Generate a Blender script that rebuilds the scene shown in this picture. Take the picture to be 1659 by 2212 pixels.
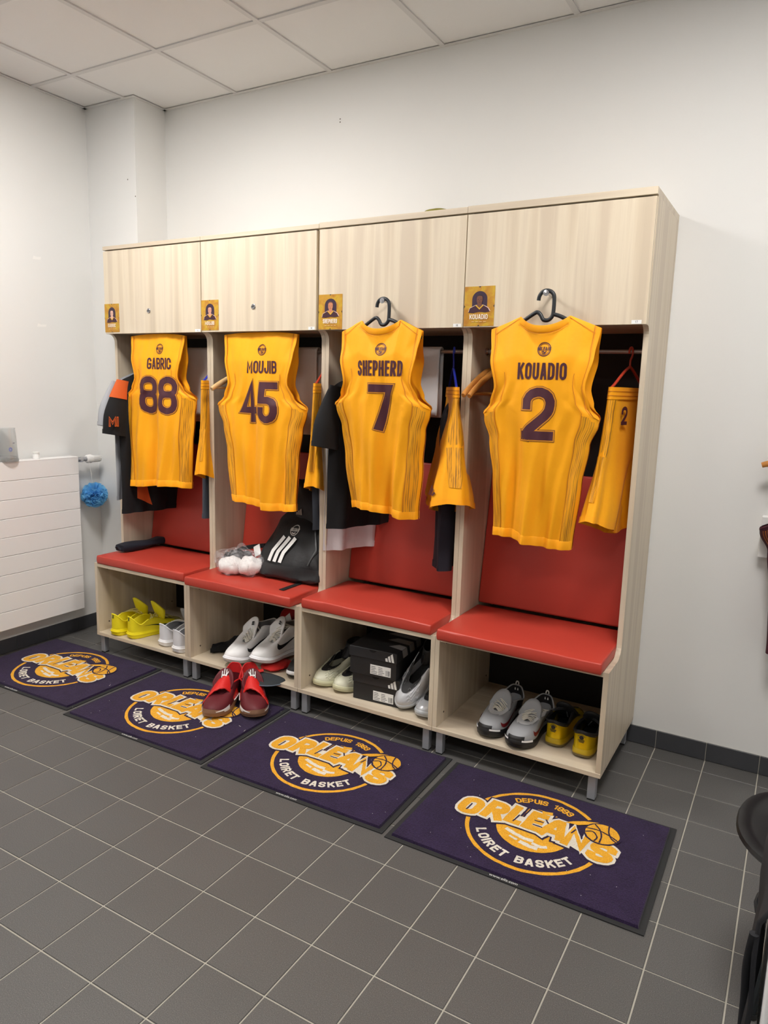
import bpy, bmesh, math, random
from mathutils import Vector, Matrix
R = math.radians
random.seed(7)
for o in list(bpy.data.objects): bpy.data.objects.remove(o, do_unlink=True)
scene = bpy.context.scene
COL = scene.collection

# ------------------------------------------------------------------ camera
cam_data = bpy.data.cameras.new('camera'); cam = bpy.data.objects.new('camera', cam_data); COL.objects.link(cam)
cam_data.sensor_fit = 'VERTICAL'; cam_data.sensor_height = 36.0
cam_data.lens = 36.0 * 1561.25 / 2212.0
cam_data.clip_start = 0.05
YAW, PITCH, ROLL = 0.523, -0.1706, 0.0283
_f = Vector((-math.sin(YAW)*math.cos(PITCH), math.cos(YAW)*math.cos(PITCH), math.sin(PITCH)))
_r = Vector((math.cos(YAW), math.sin(YAW), 0)); _u = _r.cross(_f)
_r2 = _r*math.cos(ROLL) + _u*math.sin(ROLL); _u2 = -_r*math.sin(ROLL) + _u*math.cos(ROLL)
cam.matrix_world = Matrix(((_r2.x, _u2.x, -_f.x, 0.5185), (_r2.y, _u2.y, -_f.y, -3.1475), (_r2.z, _u2.z, -_f.z, 1.5102), (0, 0, 0, 1)))
scene.camera = cam

# ------------------------------------------------------------------ world, light, exposure
world = bpy.data.worlds.new('world'); scene.world = world; world.use_nodes = True
world.node_tree.nodes['Background'].inputs[0].default_value = (0.8, 0.85, 0.9, 1)
world.node_tree.nodes['Background'].inputs[1].default_value = 0.0
scene.view_settings.view_transform = 'Standard'; scene.view_settings.look = 'None'
scene.view_settings.gamma = 1.0; scene.view_settings.use_curve_mapping = False
scene.view_settings.exposure = 0.17
PANEL_POWER = 44.0                                # emission of the LED ceiling panels
# ceiling panels (centre x, centre y, strength factor): all sit in the 0.6 m ceiling grid
LIGHT_PANELS = [(-1.956, -1.453, 1.0), (0.444, -1.453, 0.85), (-1.956, -3.853, 0.45), (0.444, -3.853, 0.45)]

# ------------------------------------------------------------------ helpers
def lin(c):
    return tuple(((v/255)/12.92 if v/255 <= 0.04045 else ((v/255+0.055)/1.055)**2.4) for v in c)
MATS = {}
def mat(name, rgb, rough=0.55, metal=0.0, var=0.0, vscale=8.0, bump=0.0, bscale=60.0, sheen=0.0, coat=0.0, stretch=None, emit=None, trans=0.0, spec=0.5, alpha=1.0, bdist=0.002):
    if name in MATS: return MATS[name]
    m = bpy.data.materials.new(name); m.use_nodes = True; nt = m.node_tree; N = nt.nodes; L = nt.links
    b = N['Principled BSDF']; c = lin(rgb) + (1,)
    b.inputs['Base Color'].default_value = c; b.inputs['Roughness'].default_value = rough; b.inputs['Metallic'].default_value = metal
    b.inputs['Specular IOR Level'].default_value = spec
    if sheen: b.inputs['Sheen Weight'].default_value = sheen
    if coat: b.inputs['Coat Weight'].default_value = coat; b.inputs['Coat Roughness'].default_value = 0.2
    if trans: b.inputs['Transmission Weight'].default_value = trans
    if alpha < 1: b.inputs['Alpha'].default_value = alpha
    if emit: b.inputs['Emission Color'].default_value = lin(emit[0]) + (1,); b.inputs['Emission Strength'].default_value = emit[1]
    geo = N.new('ShaderNodeNewGeometry')
    src = geo.outputs['Position']
    if stretch:
        mp = N.new('ShaderNodeMapping'); mp.inputs['Scale'].default_value = stretch; L.new(src, mp.inputs['Vector']); src = mp.outputs['Vector']
    if var:
        n = N.new('ShaderNodeTexNoise'); n.inputs['Scale'].default_value = vscale; n.inputs['Detail'].default_value = 4; L.new(src, n.inputs['Vector'])
        mx = N.new('ShaderNodeMix'); mx.data_type = 'RGBA'
        mx.inputs['A'].default_value = tuple(v*(1-var) for v in c[:3]) + (1,); mx.inputs['B'].default_value = tuple(min(1, v*(1+var)) for v in c[:3]) + (1,)
        L.new(n.outputs['Fac'], mx.inputs['Factor']); L.new(mx.outputs['Result'], b.inputs['Base Color'])
    if bump:
        n2 = N.new('ShaderNodeTexNoise'); n2.inputs['Scale'].default_value = bscale; n2.inputs['Detail'].default_value = 3; L.new(src, n2.inputs['Vector'])
        bp = N.new('ShaderNodeBump'); bp.inputs['Strength'].default_value = bump; bp.inputs['Distance'].default_value = bdist
        L.new(n2.outputs['Fac'], bp.inputs['Height']); L.new(bp.outputs['Normal'], b.inputs['Normal'])
    MATS[name] = m
    return m

def ramp(nt, fac, stops):
    r = nt.nodes.new('ShaderNodeValToRGB'); e = r.color_ramp.elements
    e[0].position, e[0].color = stops[0][0], lin(stops[0][1]) + (1,)
    e[1].position, e[1].color = stops[-1][0], lin(stops[-1][1]) + (1,)
    for p, c in stops[1:-1]:
        x = e.new(p); x.color = lin(c) + (1,)
    nt.links.new(fac, r.inputs['Fac']); return r.outputs['Color']

def wood_mat(name, k=1.0, horizontal=False):
    m = bpy.data.materials.new(name); m.use_nodes = True; nt = m.node_tree; N = nt.nodes; L = nt.links; b = N['Principled BSDF']
    geo = N.new('ShaderNodeNewGeometry')
    def noise(scale, sx, sz, detail):
        mp = N.new('ShaderNodeMapping')
        mp.inputs['Scale'].default_value = (sz, sx, sx) if horizontal else (sx, sx, sz)
        L.new(geo.outputs['Position'], mp.inputs['Vector'])
        n = N.new('ShaderNodeTexNoise'); n.inputs['Scale'].default_value = scale; n.inputs['Detail'].default_value = detail; n.inputs['Distortion'].default_value = 0.3
        L.new(mp.outputs['Vector'], n.inputs['Vector']); return n.outputs['Fac']
    a = noise(1.0, 13.0, 0.45, 1); c = noise(1.0, 60.0, 1.2, 3); g = noise(1.0, 330.0, 9.0, 2)
    def comb(x, y, wgt):
        mm = N.new('ShaderNodeMath'); mm.operation = 'MULTIPLY_ADD'; L.new(y, mm.inputs[0]); mm.inputs[1].default_value = wgt
        L.new(x, mm.inputs[2]); return mm.outputs[0]
    s = comb(comb(a, c, 0.22), g, 0.10)
    k1 = lambda c: tuple(v*k*.955 for v in c)
    col = ramp(nt, s, [(0.46, k1((208, 192, 168))), (0.58, k1((219, 203, 178))), (0.68, k1((229, 215, 191))), (0.80, k1((214, 198, 175)))])
    L.new(col, b.inputs['Base Color']); b.inputs['Roughness'].default_value = 0.42
    bp = N.new('ShaderNodeBump'); bp.inputs['Strength'].default_value = 0.05; bp.inputs['Distance'].default_value = 0.001
    L.new(g, bp.inputs['Height']); L.new(bp.outputs['Normal'], b.inputs['Normal'])
    MATS[name] = m; return m

class MB:
    """collects vertices and faces (in any coordinates) for ONE mesh"""
    def __init__(self): self.v = []; self.f = []; self.uv = None
    def add(self, vs, fs):
        n = len(self.v); self.v += [tuple(p) for p in vs]; self.f += [tuple(i+n for i in f) for f in fs]; return n
    def box(self, x0, x1, y0, y1, z0, z1, ch=0.0, top_only=False):
        if ch <= 0:
            self.add([(x, y, z) for z in (z0, z1) for y in (y0, y1) for x in (x0, x1)], [(0,2,3,1),(4,5,7,6),(0,1,5,4),(2,6,7,3),(0,4,6,2),(1,3,7,5)]); return self
        b = bmesh.new(); bmesh.ops.create_cube(b, size=1.0)
        for v in b.verts: v.co = Vector(((x0+x1)/2 + v.co.x*(x1-x0), (y0+y1)/2 + v.co.y*(y1-y0), (z0+z1)/2 + v.co.z*(z1-z0)))
        seg = 1 if ch < 0.004 else 3
        bmesh.ops.bevel(b, geom=list(b.edges), offset=ch, segments=seg, affect='EDGES', profile=0.5)
        self.bm(b); return self
    def bm(self, b):
        b.verts.ensure_lookup_table(); b.verts.index_update()
        self.add([v.co.copy() for v in b.verts], [[v.index for v in f.verts] for f in b.faces]); b.free()
    def prism(self, pts, axis, a0, a1):
        """pts: 2D outline; axis 'x': (y,z), 'y': (x,z), 'z': (x,y)"""
        def p3(p, a): return {'x': (a, p[0], p[1]), 'y': (p[0], a, p[1]), 'z': (p[0], p[1], a)}[axis]
        n = len(pts); vs = [p3(p, a0) for p in pts] + [p3(p, a1) for p in pts]
        fs = [tuple(range(n)), tuple(range(2*n-1, n-1, -1))] + [(i, n+i, n+(i+1) % n, (i+1) % n) for i in range(n)]
        self.add(vs, fs); return self
    def grid(self, rows, closed=False, flip=False):
        nr, nc = len(rows), len(rows[0]); vs = [p for r in rows for p in r]; fs = []
        for i in range(nr-1):
            for j in range(nc if closed else nc-1):
                k = (j+1) % nc; q = (i*nc+j, i*nc+k, (i+1)*nc+k, (i+1)*nc+j)
                fs.append(q[::-1] if flip else q)
        return self.add(vs, fs)
    def tube(self, path, r, n=8, closed=False, cap=True, flat=1.0, up=None):
        P = [Vector(p) for p in path]; m = len(P); rows = []; ref = Vector(up) if up else None; prev = None
        for i in range(m):
            t = ((P[(i+1) % m] - P[i-1]) if closed else (P[min(i+1, m-1)] - P[max(i-1, 0)])).normalized()
            if ref is not None: a = ref
            elif prev is None: a = Vector((0, 0, 1)) if abs(t.z) < 0.9 else Vector((1, 0, 0))
            else: a = prev
            s = t.cross(a);
            if s.length < 1e-6: s = t.cross(Vector((1, 0.3, 0)))
            s.normalize(); w = s.cross(t).normalized(); prev = w
            rr = r[i] if isinstance(r, (list, tuple)) else r
            rows.append([P[i] + s*rr*math.cos(2*math.pi*k/n) + w*rr*flat*math.sin(2*math.pi*k/n) for k in range(n)])
        if closed: rows.append(rows[0])
        n0 = self.grid(rows, closed=True, flip=True)
        if cap and not closed:
            self.f.append(tuple(n0+k for k in range(n))); self.f.append(tuple(n0+(m-1)*n+k for k in range(n-1, -1, -1)))
        return self
    def lathe(self, prof, c, n=24, axis='z'):
        rows = []
        for r, h in prof:
            row = []
            for k in range(n):
                a = 2*math.pi*k/n; x, y = r*math.cos(a), r*math.sin(a)
                row.append({'z': (c[0]+x, c[1]+y, c[2]+h), 'y': (c[0]+x, c[1]+h, c[2]+y), 'x': (c[0]+h, c[1]+x, c[2]+y)}[axis])
            rows.append(row)
        n0 = self.grid(rows, closed=True)
        self.f.append(tuple(n0+k for k in range(n-1, -1, -1))); self.f.append(tuple(n0+(len(prof)-1)*n+k for k in range(n)))
        return self
    def xform(self, M):
        self.v = [tuple(M @ Vector(p)) for p in self.v]; return self

def wloc(o):
    p = Vector((0, 0, 0))
    while o: p += Vector(o.location); o = o.parent
    return p
def mesh_obj(name, mb, m, parent=None, smooth=35, local=False, loc=None):
    me = bpy.data.meshes.new(name); off = Vector((0, 0, 0))
    if parent is not None and not local: off = wloc(parent)
    if loc is not None: off = Vector(loc)
    me.from_pydata([tuple(Vector(p)-off) for p in mb.v], [], mb.f); me.validate(); me.update()
    if mb.uv: 
        ul = me.uv_layers.new(name='UVMap'); 
        for lp in me.loops: ul.data[lp.index].uv = mb.uv[lp.vertex_index]
    b = bmesh.new(); b.from_mesh(me); bmesh.ops.recalc_face_normals(b, faces=b.faces); b.to_mesh(me); b.free()
    if smooth:
        me.polygons.foreach_set('use_smooth', [True]*len(me.polygons)); me.set_sharp_from_angle(angle=R(smooth))
    if m is not None: me.materials.append(m if not isinstance(m, str) else MATS[m])
    o = bpy.data.objects.new(name, me); COL.objects.link(o)
    if loc is not None: o.location = loc
    if parent is not None: o.parent = parent
    return o
def thing(name, label, cat, loc=(0, 0, 0), rot=(0, 0, 0), group=None):
    o = bpy.data.objects.new(name, None); COL.objects.link(o); o.location = loc; o.rotation_euler = rot
    o.empty_display_size = 0.05
    o['label'] = label; o['category'] = cat
    if group: o['group'] = group
    return o
def tag(o, label, cat, group=None):
    o['label'] = label; o['category'] = cat
    if group: o['group'] = group
    return o
def struct(name, mb, m, parent=None, smooth=0):
    o = mesh_obj(name, mb, m, parent, smooth)
    if parent is None: o['kind'] = 'structure'
    return o
def solidify(o, t, offset=-1):
    md = o.modifiers.new('thickness', 'SOLIDIFY'); md.thickness = t; md.offset = offset; return o
def subsurf(o, n=1):
    md = o.modifiers.new('smooth', 'SUBSURF'); md.levels = n; md.render_levels = n; return o
def lerp(a, b, t): return a + (b-a)*t
def interp(x, pts):
    """piecewise smooth interpolation, pts sorted by x"""
    if x <= pts[0][0]: return pts[0][1]
    for (x0, y0), (x1, y1) in zip(pts, pts[1:]):
        if x <= x1:
            t = (x-x0)/(x1-x0); return lerp(y0, y1, t*t*(3-2*t))
    return pts[-1][1]
def interpl(x, pts):
    if x <= pts[0][0]: return pts[0][1]
    for (x0, y0), (x1, y1) in zip(pts, pts[1:]):
        if x <= x1: return lerp(y0, y1, (x-x0)/(x1-x0))
    return pts[-1][1]
def spline(P, n, closed=True):
    """Catmull-Rom through P, n samples per span"""
    m = len(P); out = []; P = [Vector(p) for p in P]
    for i in range(m if closed else m-1):
        p0 = P[(i-1) % m] if closed else P[max(i-1, 0)]; p1 = P[i]; p2 = P[(i+1) % m]; p3 = P[(i+2) % m] if closed else P[min(i+2, m-1)]
        for k in range(n):
            t = k/n
            out.append(0.5*((2*p1) + (p2-p0)*t + (2*p0-5*p1+4*p2-p3)*t*t + (3*p1-p0-3*p2+p3)*t**3))
    if not closed: out.append(P[-1])
    return out

# ------------------------------------------------------------------ stroke lettering (block capitals drawn as centre lines)
O_ = [(.3,1),(.7,1),(1,.86),(1,.14),(.7,0),(.3,0),(0,.14),(0,.86)]
GL = {
 'A': (1.0, [([(0,0),(.4,1),(.6,1),(1,0)],0), ([(.2,.26),(.8,.26)],0)]),
 'B': (1.0, [([(0,0),(0,1),(.7,1),(1,.87),(1,.64),(.82,.52),(1,.4),(1,.13),(.7,0)],1), ([(0,.52),(.8,.52)],0)]),
 'C': (1.0, [([(1,.7),(1,.86),(.7,1),(.3,1),(0,.86),(0,.14),(.3,0),(.7,0),(1,.14),(1,.3)],0)]),
 'D': (1.0, [([(0,0),(0,1),(.62,1),(1,.84),(1,.16),(.62,0)],1)]),
 'E': (.85, [([(1,1),(0,1),(0,0),(1,0)],0), ([(0,.52),(.9,.52)],0)]),
 'G': (1.0, [([(1,.80),(1,.86),(.7,1),(.3,1),(0,.86),(0,.14),(.3,0),(.7,0),(1,.14),(1,.44),(.6,.44)],0)]),
 'H': (1.0, [([(0,0),(0,1)],0), ([(1,0),(1,1)],0), ([(0,.5),(1,.5)],0)]),
 'I': (.0, [([(.5,0),(.5,1)],0)]),
 'J': (.9, [([(1,1),(1,.14),(.7,0),(.3,0),(0,.14),(0,.34)],0)]),
 'K': (1.05, [([(0,0),(0,1)],0), ([(1,1),(.05,.4)],0), ([(.4,.6),(1,0)],0)]),
 'L': (.85, [([(0,1),(0,0),(1,0)],0)]),
 'M': (1.35, [([(0,0),(0,1),(.5,.3),(1,1),(1,0)],0)]),
 'N': (1.1, [([(0,0),(0,1),(1,0),(1,1)],0)]),
 'O': (1.0, [(O_,1)]),
 'P': (1.0, [([(0,0),(0,1),(.7,1),(1,.86),(1,.56),(.7,.42),(0,.42)],0)]),
 'R': (1.0, [([(0,0),(0,1),(.7,1),(1,.86),(1,.58),(.7,.46),(0,.46)],0), ([(.5,.46),(1,0)],0)]),
 'S': (1.0, [([(1,.80),(1,.87),(.7,1),(.3,1),(0,.87),(0,.66),(.25,.54),(.75,.46),(1,.34),(1,.13),(.7,0),(.3,0),(0,.13),(0,.20)],0)]),
 'T': (.95, [([(0,1),(1,1)],0), ([(.5,1),(.5,0)],0)]),
 'U': (1.0, [([(0,1),(0,.14),(.3,0),(.7,0),(1,.14),(1,1)],0)]),
 'W': (1.35, [([(0,1),(.25,0),(.5,.7),(.75,0),(1,1)],0)]),
 '0': (1.0, [(O_,1)]),
 '1': (.5, [([(0,.82),(.7,1),(.7,0)],0)]),
 '2': (1.0, [([(0,.7),(0,.86),(.3,1),(.72,1),(1,.86),(1,.64),(.88,.50),(.12,.10),(.06,.02)],0), ([(.0,0),(1,0)],0)]),
 '3': (1.0, [([(0,.8),(.25,1),(.72,1),(1,.87),(1,.64),(.8,.53),(.4,.53)],0), ([(.8,.53),(1,.4),(1,.14),(.72,0),(.25,0),(0,.2)],0)]),
 '4': (1.05, [([(.76,0),(.76,1),(0,.26),(1.05,.26)],0)]),
 '5': (1.0, [([(1,1),(.06,1),(.02,.57),(.68,.57),(1,.43),(1,.14),(.7,0),(.3,0),(0,.14),(0,.26)],0)]),
 '6': (1.0, [([(1,.8),(.75,1),(.3,1),(0,.86),(0,.14),(.3,0),(.7,0),(1,.14),(1,.44),(.7,.56),(0,.5)],0)]),
 '7': (1.0, [([(0,1),(1,1),(.42,0)],0)]),
 '8': (1.0, [([(.28,1),(.72,1),(1,.87),(1,.65),(.82,.53),(.18,.53),(0,.65),(0,.87)],1), ([(.18,.53),(.82,.53),(1,.4),(1,.14),(.72,0),(.28,0),(0,.14),(0,.4)],1)]),
 '9': (1.0, [([(0,.2),(.25,0),(.7,0),(1,.14),(1,.86),(.7,1),(.3,1),(0,.86),(0,.58),(.3,.45),(1,.5)],0)]),
 '.': (.0, [([(.5,0),(.5,.06)],0)]), '-': (.6, [([(0,.5),(1,.5)],0)]),
}
NUDGE = [0]
def strip(mb, pts, w, closed, fn, seg=0.02, across=1):
    NUDGE[0] = (NUDGE[0]+1) % 9; nd = Vector((0, -4.5e-5, 4.5e-5))*NUDGE[0]
    P = [Vector((p[0], p[1])) for p in pts]; n = len(P)
    off = []
    for i in range(n):
        a = P[i]-P[i-1] if (i > 0 or closed) else P[1]-P[0]; c = P[(i+1) % n]-P[i] if (i < n-1 or closed) else P[-1]-P[-2]
        a = a.normalized(); c = c.normalized(); na = Vector((-a.y, a.x)); nc = Vector((-c.y, c.x)); mt = na+nc
        if mt.length < 0.3: mt = na
        else: mt = mt.normalized(); mt = mt/max(0.62, mt.dot(na))
        off.append(mt*w/2)
    rows = []
    for i in range(n if closed else n-1):
        j = (i+1) % n; k = max(1, int((P[j]-P[i]).length/seg + 0.999))
        for q in range(k): rows.append((P[i].lerp(P[j], q/k), off[i].lerp(off[j], q/k)))
    rows.append((P[0], off[0]) if closed else (P[-1], off[-1]))
    mb.grid([[Vector(fn(*(c + o*(1-2*s/across)))) + nd + Vector((0, -6e-6, 6e-6))*min(i, 60) for s in range(across+1)] for i, (c, o) in enumerate(rows)])
def glyph_width(ch, h, t, wr): return t + GL[ch][0]*wr*(h)
def text_width(txt, h, t, wr, sp): return sum((glyph_width(c, h, t, wr) if c != ' ' else wr*h*.8) + sp for c in txt) - sp
def glyph(mb, ch, x, y, h, t, wr, fn, grow=0.0, seg=0.02, across=1, slant=0.0):
    """grow widens the stroke without moving the centre lines"""
    w = GL[ch][0]*wr*h
    for pts, cl in GL[ch][1]:
        q = [(x + t/2 + p[0]*w + slant*(p[1]*(h-t)), y + t/2 + p[1]*(h-t)) for p in pts]
        rq = []                                          # round the 45 degree corners
        for k in range(len(q)):
            p0, p1, p2 = Vector(q[k-1]), Vector(q[k]), Vector(q[(k+1) % len(q)])
            if (not cl and k in (0, len(q)-1)): rq.append(q[k]); continue
            a, b = p0-p1, p2-p1
            if a.length < 1e-9 or b.length < 1e-9: rq.append(q[k]); continue
            turn = math.pi - a.angle(b)
            if turn < R(78): rq += [tuple(p1+a*min(.3, h*.06/a.length)), tuple(p1+b*min(.3, h*.06/b.length))]
            else: rq.append(q[k])
        q = rq
        if grow and not cl:                              # lengthen open ends too
            a = Vector(q[0])-Vector(q[1]); b = Vector(q[-1])-Vector(q[-2])
            q[0] = tuple(Vector(q[0])+a.normalized()*(grow/2)); q[-1] = tuple(Vector(q[-1])+b.normalized()*(grow/2))
        if not cl and len(q) >= 2:                       # square caps
            a = Vector(q[0])-Vector(q[1]); b = Vector(q[-1])-Vector(q[-2])
            horiz = lambda d: abs(d.x) > 2*abs(d.y); vert = lambda d: abs(d.y) > 2*abs(d.x)
            q[0] = tuple(Vector(q[0])+a.normalized()*(t/2)); q[-1] = tuple(Vector(q[-1])+b.normalized()*(t/2))
        strip(mb, q, t+grow, cl, fn, seg, across)
def text(mb, txt, cx, cy, h, t, wr, sp, fn, grow=0.0, seg=0.02, across=1, slant=0.0):
    x = cx - text_width(txt, h, t, wr, sp)/2
    for c in txt:
        if c == ' ': x += wr*h*.8 + sp; continue
        glyph(mb, c, x, cy-h/2, h, t, wr, fn, grow, seg, across, slant); x += glyph_width(c, h, t, wr) + sp
def disc(mb, c, r, fn, n=32, rings=4, r0=0.0):
    rows = [[fn(c[0]+lerp(r0, r, k/rings)*math.cos(2*math.pi*i/n), c[1]+lerp(r0, r, k/rings)*math.sin(2*math.pi*i/n)) for i in range(n)] for k in range(rings+1)]
    mb.grid(rows, closed=True)

# ------------------------------------------------------------------ materials of the place
WALL = mat('wall_paint', (231, 231, 229), 0.85, bump=0.12, bscale=220, bdist=0.0008, var=0.012, vscale=3)
CEIL = mat('ceiling_board', (232, 230, 229), 0.9, bump=0.15, bscale=300)
GRID = mat('ceiling_grid_metal', (214, 212, 211), 0.6)
GROUT = mat('grout', (176, 172, 160), 0.9, var=0.1, vscale=6)
SKIRT = mat('skirting_tile', (64, 65, 69), 0.45, var=0.08, vscale=30)
WOOD = wood_mat('pale_ash_laminate'); WOODH = wood_mat('pale_ash_edge', 0.985, True)
DARKBACK = mat('black_brown_back_panel', (24, 18, 18), 0.7)
STEEL = mat('grey_metal', (160, 162, 167), 0.42, metal=0.25)
CHROME = mat('chrome', (205, 205, 208), 0.22, metal=1.0)
RUBBER = mat('black_rubber', (36, 37, 38), 0.75, bump=0.1, bscale=400)
REDVINYL = mat('red_vinyl', (190, 64, 50), 0.42, var=0.05, vscale=5, bump=0.12, bscale=500, bdist=0.0006)
WHITEP = mat('white_plastic', (238, 238, 236), 0.4)
BLACKP = mat('black_plastic', (33, 38, 42), 0.42)
def floor_tile_mat():
    m = bpy.data.materials.new('grey_speckled_floor_tile'); m.use_nodes = True; nt = m.node_tree; N = nt.nodes; L = nt.links; b = N['Principled BSDF']
    geo = N.new('ShaderNodeNewGeometry'); oi = N.new('ShaderNodeObjectInfo')
    n1 = N.new('ShaderNodeTexNoise'); n1.inputs['Scale'].default_value = 420; n1.inputs['Detail'].default_value = 1; L.new(geo.outputs['Position'], n1.inputs['Vector'])
    n2 = N.new('ShaderNodeTexNoise'); n2.inputs['Scale'].default_value = 4; n2.inputs['Detail'].default_value = 4; L.new(geo.outputs['Position'], n2.inputs['Vector'])
    c1 = ramp(nt, n1.outputs['Fac'], [(0.30, (76, 75, 74)), (0.52, (91, 90, 88)), (0.68, (102, 100, 98)), (0.8, (128, 126, 122))])
    mx = N.new('ShaderNodeMix'); mx.data_type = 'RGBA'; mx.blend_type = 'MULTIPLY'; mx.inputs['Factor'].default_value = 1.0
    md = N.new('ShaderNodeMath'); md.operation = 'MULTIPLY_ADD'; L.new(oi.outputs['Random'], md.inputs[0]); md.inputs[1].default_value = 0.07
    ad = N.new('ShaderNodeMath'); ad.operation = 'MULTIPLY_ADD'; L.new(n2.outputs['Fac'], ad.inputs[0]); ad.inputs[1].default_value = 0.14; ad.inputs[2].default_value = 0.88
    L.new(ad.outputs[0], md.inputs[2])
    L.new(c1, mx.inputs['A']); L.new(md.outputs[0], mx.inputs['B']); L.new(mx.outputs['Result'], b.inputs['Base Color'])
    b.inputs['Roughness'].default_value = 0.43
    bp = N.new('ShaderNodeBump'); bp.inputs['Strength'].default_value = 0.12; bp.inputs['Distance'].default_value = 0.0006
    L.new(n1.outputs['Fac'], bp.inputs['Height']); L.new(bp.outputs['Normal'], b.inputs['Normal'])
    MATS[m.name] = m; return m
FTILE = floor_tile_mat()

# ------------------------------------------------------------------ the room
XL, XR, YB, YF, ZC = -3.187, 2.20, 0.0, -6.2, 3.005
COLX, COLY = -2.792, -0.2186
struct('wall_back', MB().box(XL-.1, XR+.1, 0.0, 0.1, -.02, 3.1), WALL)
struct('wall_left', MB().box(XL-.1, XL, YF, 0.0, -.02, 3.1), WALL)
struct('wall_right', MB().box(XR, XR+.1, YF, 0.0, -.02, 3.1), WALL)
struct('wall_front', MB().box(XL-.1, XR+.1, YF-.1, YF, -.02, 3.1), WALL)
struct('wall_column', MB().box(XL, COLX, COLY, 0.0, 0, 3.02), WALL)
# floor: grout bed and single tiles
floor = struct('floor', MB().box(XL, XR, YF, 0, -.05, -.0025), GROUT)
TX0, TY0, TS = 0.301, -0.1134, 0.2
def project(p):
    q = Vector(p)-Vector(cam.matrix_world.translation); z = q.dot(_f)
    if z < 0.05: return None
    return (829.5+1561.25*q.dot(_r2)/z, 1106-1561.25*q.dot(_u2)/z)
def tile_mesh(name, w, d, h, ch=0.0012):
    mb = MB(); a, b = w/2, d/2
    mb.add([(-a, -b, -h), (a, -b, -h), (a, b, -h), (-a, b, -h), (-a, -b, -ch), (a, -b, -ch), (a, b, -ch), (-a, b, -ch),
            (-a+ch, -b+ch, 0), (a-ch, -b+ch, 0), (a-ch, b-ch, 0), (-a+ch, b-ch, 0)],
           [(0,1,5,4),(1,2,6,5),(2,3,7,6),(3,0,4,7),(4,5,9,8),(5,6,10,9),(6,7,11,10),(7,4,8,11),(8,9,10,11)])
    me = bpy.data.meshes.new(name); me.from_pydata(mb.v, [], mb.f); return me
ft_full = tile_mesh('floor_tile', .1955, .1955, .006); ft_full.materials.append(FTILE)
ft_cut = tile_mesh('floor_tile_cut', .1955, .1095, .006); ft_cut.materials.append(FTILE)
cand = []; rest = MB()
for i in range(-18, 10):
    for j in range(-1, 31):
        cx_ = TX0 + (i+.5)*TS
        if j == -1: cy_, d_ = -.0585, .1095
        else: cy_, d_ = TY0 - (j+.5)*TS, .1955
        if cx_-.1 < XL-.12 or cx_+.1 > XR+.05 or cy_-.1 < YF-.05: continue
        pp = [project((cx_+a, cy_+b, 0)) for a in (-.1, .1) for b in (-.1, .1)]
        vis = all(pp) and max(p[0] for p in pp) > -5 and min(p[0] for p in pp) < 1664 and min(p[1] for p in pp) < 2217
        hid = (-3.15 < cx_ < .2 and -1.1 < cy_ < -.66)           # under the mats
        (cand.append((cx_, cy_, j)) if vis and not hid else
         rest.add([(cx_+a*.0977, cy_+b*d_/2, z) for z in (-.006, 0) for b in (-1, 1) for a in (-1, 1)], [(4,5,7,6),(0,1,5,4),(2,6,7,3),(0,4,6,2),(1,3,7,5)]))
cand.sort(key=lambda c: (c[0]-.52)**2 + (c[1]+3.15)**2)
for k, (x, y, j) in enumerate(cand):
    if k >= 298:
        d_ = .1095 if j == -1 else .1955
        rest.add([(x+a*.0977, y+b*d_/2, z) for z in (-.006, 0) for b in (-1, 1) for a in (-1, 1)], [(4,5,7,6),(0,1,5,4),(2,6,7,3),(0,4,6,2),(1,3,7,5)]); continue
    o = bpy.data.objects.new('floor_tile', ft_cut if j == -1 else ft_full); COL.objects.link(o); o.parent = floor; o.location = (x, y, 0)
o = mesh_obj('floor_tiles_beyond', rest, FTILE, floor, 0); o['kind'] = 'stuff'
# skirting tiles
def skirting(name, along, a0, a1, at, joint0, normal):
    bed = MB()
    if along == 'x': bed.box(a0, a1, at-.004, at, 0, .0785)
    else: bed.box(at, at+.004, a0, a1, 0, .0785)
    base = struct(name, bed, GROUT)
    me = bpy.data.meshes.new('skirting_tile'); mb = MB()
    if along == 'x': mb.box(-.0985, .0985, -.010, -.0035, .0015, .080, 0.0015)
    else: mb.box(.0035, .010, -.0985, .0985, .0015, .080, 0.0015)
    me.from_pydata(mb.v, [], mb.f); me.materials.append(SKIRT)
    s = joint0
    while s < a1-.02:
        c0, c1 = max(s, a0), min(s+.2, a1)
        if c1-c0 > .03:
            o = bpy.data.objects.new('skirting_tile', me); COL.objects.link(o); o.parent = base
            if along == 'x': o.location = ((c0+c1)/2, at, 0); o.scale = ((c1-c0)/.2, 1, 1)
            else: o.location = (at, (c0+c1)/2, 0); o.scale = (1, (c1-c0)/.2, 1)
        s += .2
    return base
skirting('baseboard_back', 'x', COLX, XR, 0.0, TX0-3.2, -1)
skirting('baseboard_left', 'y', -1.75, COLY, XL, COLY-1.6, 1)
skirting('baseboard_column', 'x', XL+.012, COLX, COLY, COLX-.4, -1)
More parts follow.
